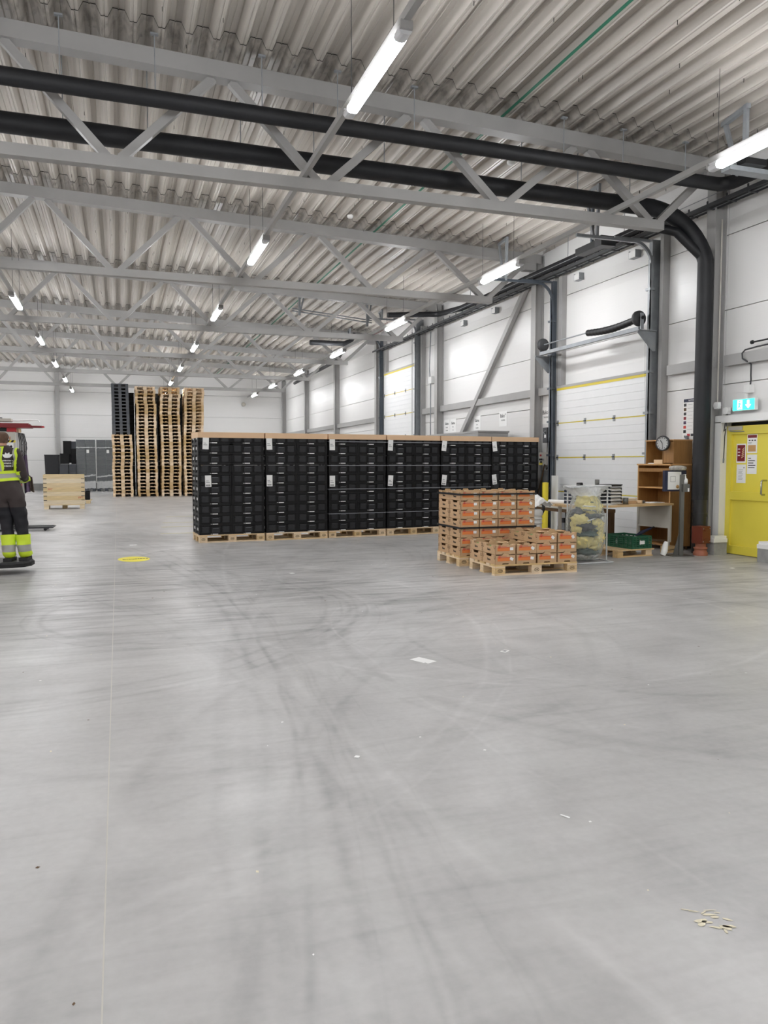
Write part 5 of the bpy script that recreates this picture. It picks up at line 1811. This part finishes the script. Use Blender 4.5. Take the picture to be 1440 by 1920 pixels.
for k in range(110):
    x, y = rq.uniform(-.8, 7), rq.uniform(1.9, 11)
    s_ = rq.uniform(.003, .008) * (1 + y * .12)
    a = rq.uniform(0, 6)
    b.add([(x + s_ * math.cos(a + q) * (1 if i % 2 else .6), y + s_ * math.sin(a + q), .0012) for i, q in enumerate((0, 1.4, 3, 4.5))], [(0, 1, 2, 3)], rq.choice(['paper', 'cream', 'paper', 'brown']))
tag(b.build('floor_crumbs'), 'tiny pale crumbs and specks scattered over the floor', 'crumbs', kind='stuff')

# ------------------------------------------------------------------ machine with red beam at the left edge
m_ = thing('wrapping_machine', 'white machine cabinet with red beam on top, behind the person at the left edge', 'machine', (-2.55, 19.0, 0))
b = MB(); b.box((-.45, 0, .25), (.42, 1.0, 2.14), 'beige'); b.box((.42, .02, .25), (.44, .98, 2.12), 'white'); b.build('cabinet', m_)
b = MB(); b.box((-.6, .1, 0), (.5, .9, .25), 'dark_grey'); b.build('base', m_)
b = MB(); b.box((-1.2, -.1, 2.225), (.74, .5, 2.29), 'dark_red'); b.box((-1.2, -.1, 2.29), (.70, .45, 2.32), 'dark_red'); b.box((.74, -.02, 2.235), (.96, .3, 2.275), 'dark_red'); b.build('beam', m_)
b = MB(); b.box((.96, .02, 2.24), (1.0, .25, 2.27), 'red'); b.build('beam_tip', m_)
b = MB(); b.box((-.5, .05, 2.14), (.3, .6, 2.225), 'black'); b.box((.25, .0, 2.13), (.44, .3, 2.225), 'red'); b.build('drive_unit', m_)
b = MB(); b.tube([(-.3, .0, 2.34), (.85, .0, 2.40), (.9, .0, 2.395), (.91, .0, 2.36)], .014, 'white', 8); b.build('white_rod', m_)
b = MB(); b.cbox((.1, .1, 2.39), (.5, .3, .07), 'beige'); b.cbox((.05, .05, 2.43), (.22, .1, .03), 'black'); b.build('motor_cover', m_)
b = MB(); b.box((.16, -.004, 1.60), (.38, 0, 1.95), 'paper'); b.build('camera_notice', m_)
b = MB()
for k in range(3):
    b.prism([(.14 + k * .09, 1.90), (.19 + k * .09, 1.90), (.22 + k * .09, 1.95), (.17 + k * .09, 1.95)], .0045, .006, 'ink', Matrix(((1, 0, 0, 0), (0, 0, -1, 0), (0, 1, 0, 0), (0, 0, 0, 1))))
b.box((.14, -.0045, 1.90), (.42, -.004, 1.95), 'yellow')
b.prism([(.21, 1.78), (.34, 1.84), (.36, 1.80), (.25, 1.74)], .0045, .006, 'ink', Matrix(((1, 0, 0, 0), (0, 0, -1, 0), (0, 1, 0, 0), (0, 0, 0, 1))))
b.box((.28, -.006, 1.68), (.30, -.0045, 1.76), 'ink'); b.box((.20, -.006, 1.645), (.35, -.0045, 1.655), 'ink')
b.build('notice_print', m_)
for k in range(5):
    b = MB(); b.tube([(.47 + .015 * k, .1 + .12 * k, 2.12), (.50 + .02 * k, .1 + .12 * k, 1.9), (.49 + .02 * k, .12 + .1 * k, 1.6), (.48 + .02 * k, .1 + .1 * k, 1.2 - .1 * k)], .014, 'black' if k % 2 else 'dark_grey', 6); b.build('hanging_cable', m_)
b = MB(); b.tube([(.58 + .06 * math.cos(t), .1, 1.78 + .09 * math.sin(t)) for t in [2 * PI * i / 14 for i in range(14)]], .006, 'dark_grey', 5, closed=True); b.build('wire_loop', m_)
for x, y, z, m, lab in ((.45, .05, 2.17, 'skin', 0), (.51, .02, 2.16, 'card_light', 0)):
    b = MB(); b.tube([(x, y, z - .04), (x, y, z + .05)], [.03, .026], m, 8); b.build('bobbin', m_)
def cloth(x0, x1, z0, z1, y, m, seed):
    b = MB()
    def fn(u, v):
        z = z1 + (z0 - z1) * v
        w = .55 + .45 * v
        x = (x0 + x1) / 2 + (u - .5) * (x1 - x0) * w
        return (x, y + .05 * math.sin(u * 14 + seed) * (.4 + v) + .03 * mnoise.noise(Vector((u * 5, v * 6, seed))), z + .02 * math.sin(u * 8 + seed))
    def fn2(u, v):
        p = fn(u, v)
        return (p[0], p[1] + .012, p[2])
    b.grid(fn, 18, 16, m, True); b.grid(fn2, 18, 16, m, True)
    return b
cloth(.44, .66, .78, 1.62, .3, 'cloth_purple', 1).build('hanging_jacket', m_)
cloth(.54, .74, .80, 1.15, .45, 'cloth_plaid', 4).build('plaid_cloth', m_)
cloth(.42, .56, .72, 1.4, .15, 'reflect', 7).build('grey_cloth', m_)
pt = thing('pallet_truck', 'low hand pallet truck with dark forks pointing right behind the person', 'pallet truck', (-2.3, 18.2, 0), -.03)
for y in (0, .36):
    b = MB()
    b.prism([(0, .05), (.80, .05), (.96, .06), (.98, .075), (.92, .09), (0, .09)], -.08, .08, 'dark_grey', Matrix(((1, 0, 0, 0), (0, 0, 1, y), (0, 1, 0, 0), (0, 0, 0, 1))))
    b.build('fork', pt)
    b = MB(); b.tube([(.80, y - .05, .035), (.80, y + .05, .035)], .035, 'black', 10); b.build('roller', pt)
b = MB(); b.box((-.25, -.1, .05), (.02, .46, .45), 'galv'); b.box((.02, .0, .3), (.36, .3, .46), 'white'); b.box((.3, .05, .12), (.36, .25, .3), 'galv'); b.build('pump_body', pt)
b = MB(); b.tube([(-.15, .18, .45), (-.3, .18, 1.15)], .02, 'red', 8); b.build('tow_bar', pt)
for y in (.05, .31):
    b = MB(); b.tube([(-.15, y - .03, .08), (-.15, y + .03, .08)], .08, 'black', 12); b.build('wheel', pt)
b = MB(); b.cbox((.44, -.1, .9), (.16, .2, .16), 'black'); b.box((.50, -.21, .82), (.53, .0, .985), 'red'); b.build('red_edged_box', m_)
# ------------------------------------------------------------------ person on a ride-on truck platform
PX, PY, PZ = -1.435, 11.3, .175
tr = thing('platform_truck', 'dark ride-on truck platform under the feet of the person', 'truck', (PX - .25, PY + .05, 0), 0)
b = MB()
poly = [(-.9, -.32), (.35, -.32), (.50, -.27), (.58, -.14), (.60, .05), (.56, .25), (.45, .34), (-.9, .36)]
b.prism(poly, .095, .14, 'rubber')
b.build('deck', tr)
b = MB()
b.prism([(x * .96, y * .93) for x, y in poly], .14, .165, 'dark_grey')
b.build('tread', tr)
b = MB(); b.box((-.9, -.26, .05), (-.1, .28, .095), 'black'); b.build('chassis', tr)
for x, y in ((-.2, -.18), (-.2, .2), (-.75, 0)):
    b = MB(); b.tube([(x, y - .04, .06), (x, y + .04, .06)], .06, 'black', 12); b.build('wheel', tr)
b = MB(); b.box((-1.3, -.34, .05), (-.9, .36, 1.0), 'red'); b.build('body', tr)
b = MB(); b.tube([(-.95, .0, 1.0), (-.6, .25, 1.18), (-.35, .42, 1.15), (.1, .47, 1.13)], .018, 'black', 8); b.build('handlebar', tr)

def skin_body():
    V, E, Rr = [], [], []
    def v(p, r, par=None):
        V.append(p); Rr.append(r if isinstance(r, tuple) else (r, r))
        if par is not None:
            E.append((par, len(V) - 1))
        return len(V) - 1
    pel = v((.05, 0, .94), (.165, .125))
    wai = v((.03, .01, 1.08), (.150, .11), pel)
    che = v((.015, .0, 1.28), (.175, .12), wai)
    upc = v((0, -.015, 1.40), (.12, .085), che)
    nec = v((0, .005, 1.485), .056, upc)
    he0 = v((0, .02, 1.545), (.066, .075), nec)
    he1 = v((0, .03, 1.615), (.078, .095), he0)
    v((0, .025, 1.672), (.060, .07), he1)
    for s in (-1, 1):
        sh = v((s * .165, -.01, 1.375), .078, upc)
        el = v((s * .225, .06, 1.12), .055, sh)
        wr_ = v((s * .19, .29, 1.07), .034, el)
        pm = v((s * .175, .36, 1.065), (.040, .022), wr_)
        for k in range(4):
            a = v((s * (.205 - .02 * k), .40, 1.065), .0095, pm)
            c_ = v((s * (.207 - .021 * k), .432 - .004 * abs(k - 1), 1.045), .0085, a)
            v((s * (.205 - .02 * k), .42 - .004 * abs(k - 1), 1.012), .007, c_)
        th = v((s * .135, .355, 1.055), .012, pm)
        v((s * .125, .39, 1.035), .009, th)
        hp = v((.06 + s * .085, .0, .86), .108, pel)
        kn = v((.125 + s * .088, .025, .47), .070, hp)
        an = v((.155 + s * .088, -.02 + .03 * s, .085), .048, kn)
        v((.165 + s * .10, .10 + .03 * s, .045), (.042, .03), an)
    me = bpy.data.meshes.new('figure')
    me.from_pydata(V, E, [])
    o = bpy.data.objects.new('figure', me)
    COL.objects.link(o)
    sk = o.modifiers.new('skin', 'SKIN')
    sk.use_smooth_shade = True
    lay = me.skin_vertices[0].data
    for i, r in enumerate(Rr):
        lay[i].radius = r
        lay[i].use_root = (i == 0)
    sb = o.modifiers.new('sub', 'SUBSURF')
    sb.levels = 3
    sb.render_levels = 3
    dg = bpy.context.evaluated_depsgraph_get()
    ev = bpy.data.meshes.new_from_object(o.evaluated_get(dg))
    bpy.data.objects.remove(o)
    return ev
fig = skin_body()
person = thing('person', 'person seen from behind in yellow high visibility jacket and black trousers, at left edge', 'person', (PX, PY, PZ), -.12)
fig.materials.clear()
fig.materials.append(MATS['skin'])
link('body', fig, person)
import bmesh
from mathutils.bvhtree import BVHTree
def wrap(name, off, m, wrinkle=0.0, z=(None, None), x=(None, None), y=(None, None), pred=None):
    """garment: the figure cut by planes, pushed out along its normals"""
    bm = bmesh.new()
    bm.from_mesh(fig)
    if pred:
        bmesh.ops.delete(bm, geom=[f for f in bm.faces if not pred(f.calc_center_median())], context='FACES')
    for ax, lim in ((0, x), (1, y), (2, z)):
        for k, q in enumerate(lim):
            if q is None:
                continue
            co, no = [0, 0, 0], [0, 0, 0]
            co[ax] = q
            no[ax] = 1 if k else -1
            bmesh.ops.bisect_plane(bm, geom=bm.verts[:] + bm.edges[:] + bm.faces[:], plane_co=co, plane_no=no, clear_outer=True)
    bm.normal_update()
    nv = [(v, v.normal.copy()) for v in bm.verts]
    for v, nn in nv:
        v.co += nn * (off + wrinkle * mnoise.noise(v.co * 14))
    for f in bm.faces:
        f.smooth = True
    me = bpy.data.meshes.new(name)
    bm.to_mesh(me)
    bm.free()
    me.materials.clear()
    me.materials.append(MATS[m])
    for p in me.polygons:
        p.material_index = 0
    return link(name, me, person)
arm = lambda c: abs(c.x) > .19 and c.z > .98
jk = wrap('jacket', .022, 'jacket', .012, z=(.70, 1.475), y=(None, .27), pred=lambda c: not (c.z < .98 and c.y > .2))
wrap('trousers', .016, 'trousers', .016, z=(.06, .86), pred=lambda c: c.y < .25)
wrap('shin_band_yellow', .036, 'hivis', .008, z=(.20, .335))
wrap('shin_band_grey', .038, 'reflect', .010, z=(.115, .20))
wrap('hem_band_yellow', .037, 'hivis', .010, z=(.06, .115))
tor = lambda c: abs(c.x - .02) < .20
wrap('upper_band_yellow', .036, 'hivis', .004, z=(1.135, 1.175), pred=tor)
wrap('chest_band_grey', .037, 'reflect', .004, z=(1.075, 1.135), pred=tor)
wrap('lower_band_yellow', .036, 'hivis', .004, z=(1.035, 1.075), pred=tor)
wrap('shoulder_strap', .035, 'hivis', .002, z=(1.17, 1.47), x=(-.045, .045), pred=lambda c: c.y < .02)
wrap('shoulder_strap_grey', .039, 'reflect', .002, z=(1.17, 1.45), x=(-.025, .025), pred=lambda c: c.y < .0)
wrap('shoulder_edge', .036, 'hivis', .002, z=(1.15, 1.47), x=(.168, .19))
wrap('shoulder_edge_grey', .036, 'reflect', .002, z=(1.25, 1.47), x=(.15, .168))
wrap('collar', .02, 'jacket', .0, z=(1.43, 1.49), x=(-.1, .1))
wrap('hair', .014, 'hair', .012, pred=lambda c: c.z > 1.535 and (c.y < .06 or c.z > 1.675) and not (c.z < 1.60 and c.y > .03))
wrap('shoes', .020, 'shoe', .004, z=(None, .075))
for s in (-1, 1):
    b = MB()
    cx = .155 + s * .088
    b.prism([(cx - .055, -.11 + .03 * s), (cx + .05, -.11 + .03 * s), (cx + .065, .10 + .03 * s), (cx + .04, .19 + .03 * s), (cx - .02, .19 + .03 * s), (cx - .06, .10 + .03 * s)], -.008, .03, 'shoe')
    b.build('shoe_sole', person)
    b = MB()
    b.lathe([(.001, 0), (.018, .004), (.024, .012), (.018, .018)], 'skin', 10, Matrix.Translation((s * .086, .03, 1.60)) @ Matrix.Rotation(s * PI / 2, 4, 'Y'))
    b.build('ear', person)
    b = MB()
    b.lathe([(.001, -.012), (.010, -.006), (.012, 0), (.010, .006), (.001, .012)], 'paper', 10, Matrix.Translation((s * .032, .118, 1.62)))
    b.lathe([(.001, -.006), (.006, 0), (.001, .006)], 'ink', 8, Matrix.Translation((s * .032, .128, 1.62)))
    b.build('eye', person)
b = MB(); b.tube([(0, .118, 1.625), (0, .140, 1.592), (0, .122, 1.585)], [.008, .014, .008], 'skin', 8); b.build('nose', person)
b = MB(); b.tube([(-.024, .110, 1.560), (0, .118, 1.558), (.024, .110, 1.560)], .005, 'red_print', 6); b.build('mouth', person)
# white leaf emblem and text lines laid on the back of the jacket
bv = BVHTree.FromPolygons([v.co for v in jk.data.vertices], [tuple(p.vertices) for p in jk.data.polygons])
def on_back(name, polys, m):
    b = MB()
    for poly in polys:
        pts = []
        for x, z in poly:
            h = bv.ray_cast(Vector((x, -.6, z)), Vector((0, 1, 0)))
            pts.append((x, (h[0].y if h[0] else -.14) - .006, z))
        n = len(pts)
        back = [(p[0], p[1] + .004, p[2]) for p in pts]
        b.add(pts + back, [tuple(range(n))] + [(i, i + n, (i + 1) % n + n, (i + 1) % n) for i in range(n)], m)
    b.build(name, person)
ex, ez = .105, 1.375
def leaf(dx, dz, a, l, w):
    out = []
    for u, v in ((0, 0), (.35, .5), (.7, .42), (1, 0), (.7, -.42), (.35, -.5)):
        p, q = u * l, v * w
        out.append((ex + dx + p * math.sin(a) + q * math.cos(a), ez + dz + p * math.cos(a) - q * math.sin(a)))
    return out
on_back('leaf_emblem', [leaf(0, -.035, a, .075, .034) for a in (-.9, -.35, .25, .85)], 'white')
for k, (n, z) in enumerate(((8, 1.305), (8, 1.270), (7, 1.235))):
    on_back('text_line', [[(ex - .052 + i * .0135, z - .009), (ex - .043 + i * .0135, z - .009), (ex - .043 + i * .0135, z + (.009 if i % 3 else .006)), (ex - .052 + i * .0135, z + .009)] for i in range(n)], 'white')
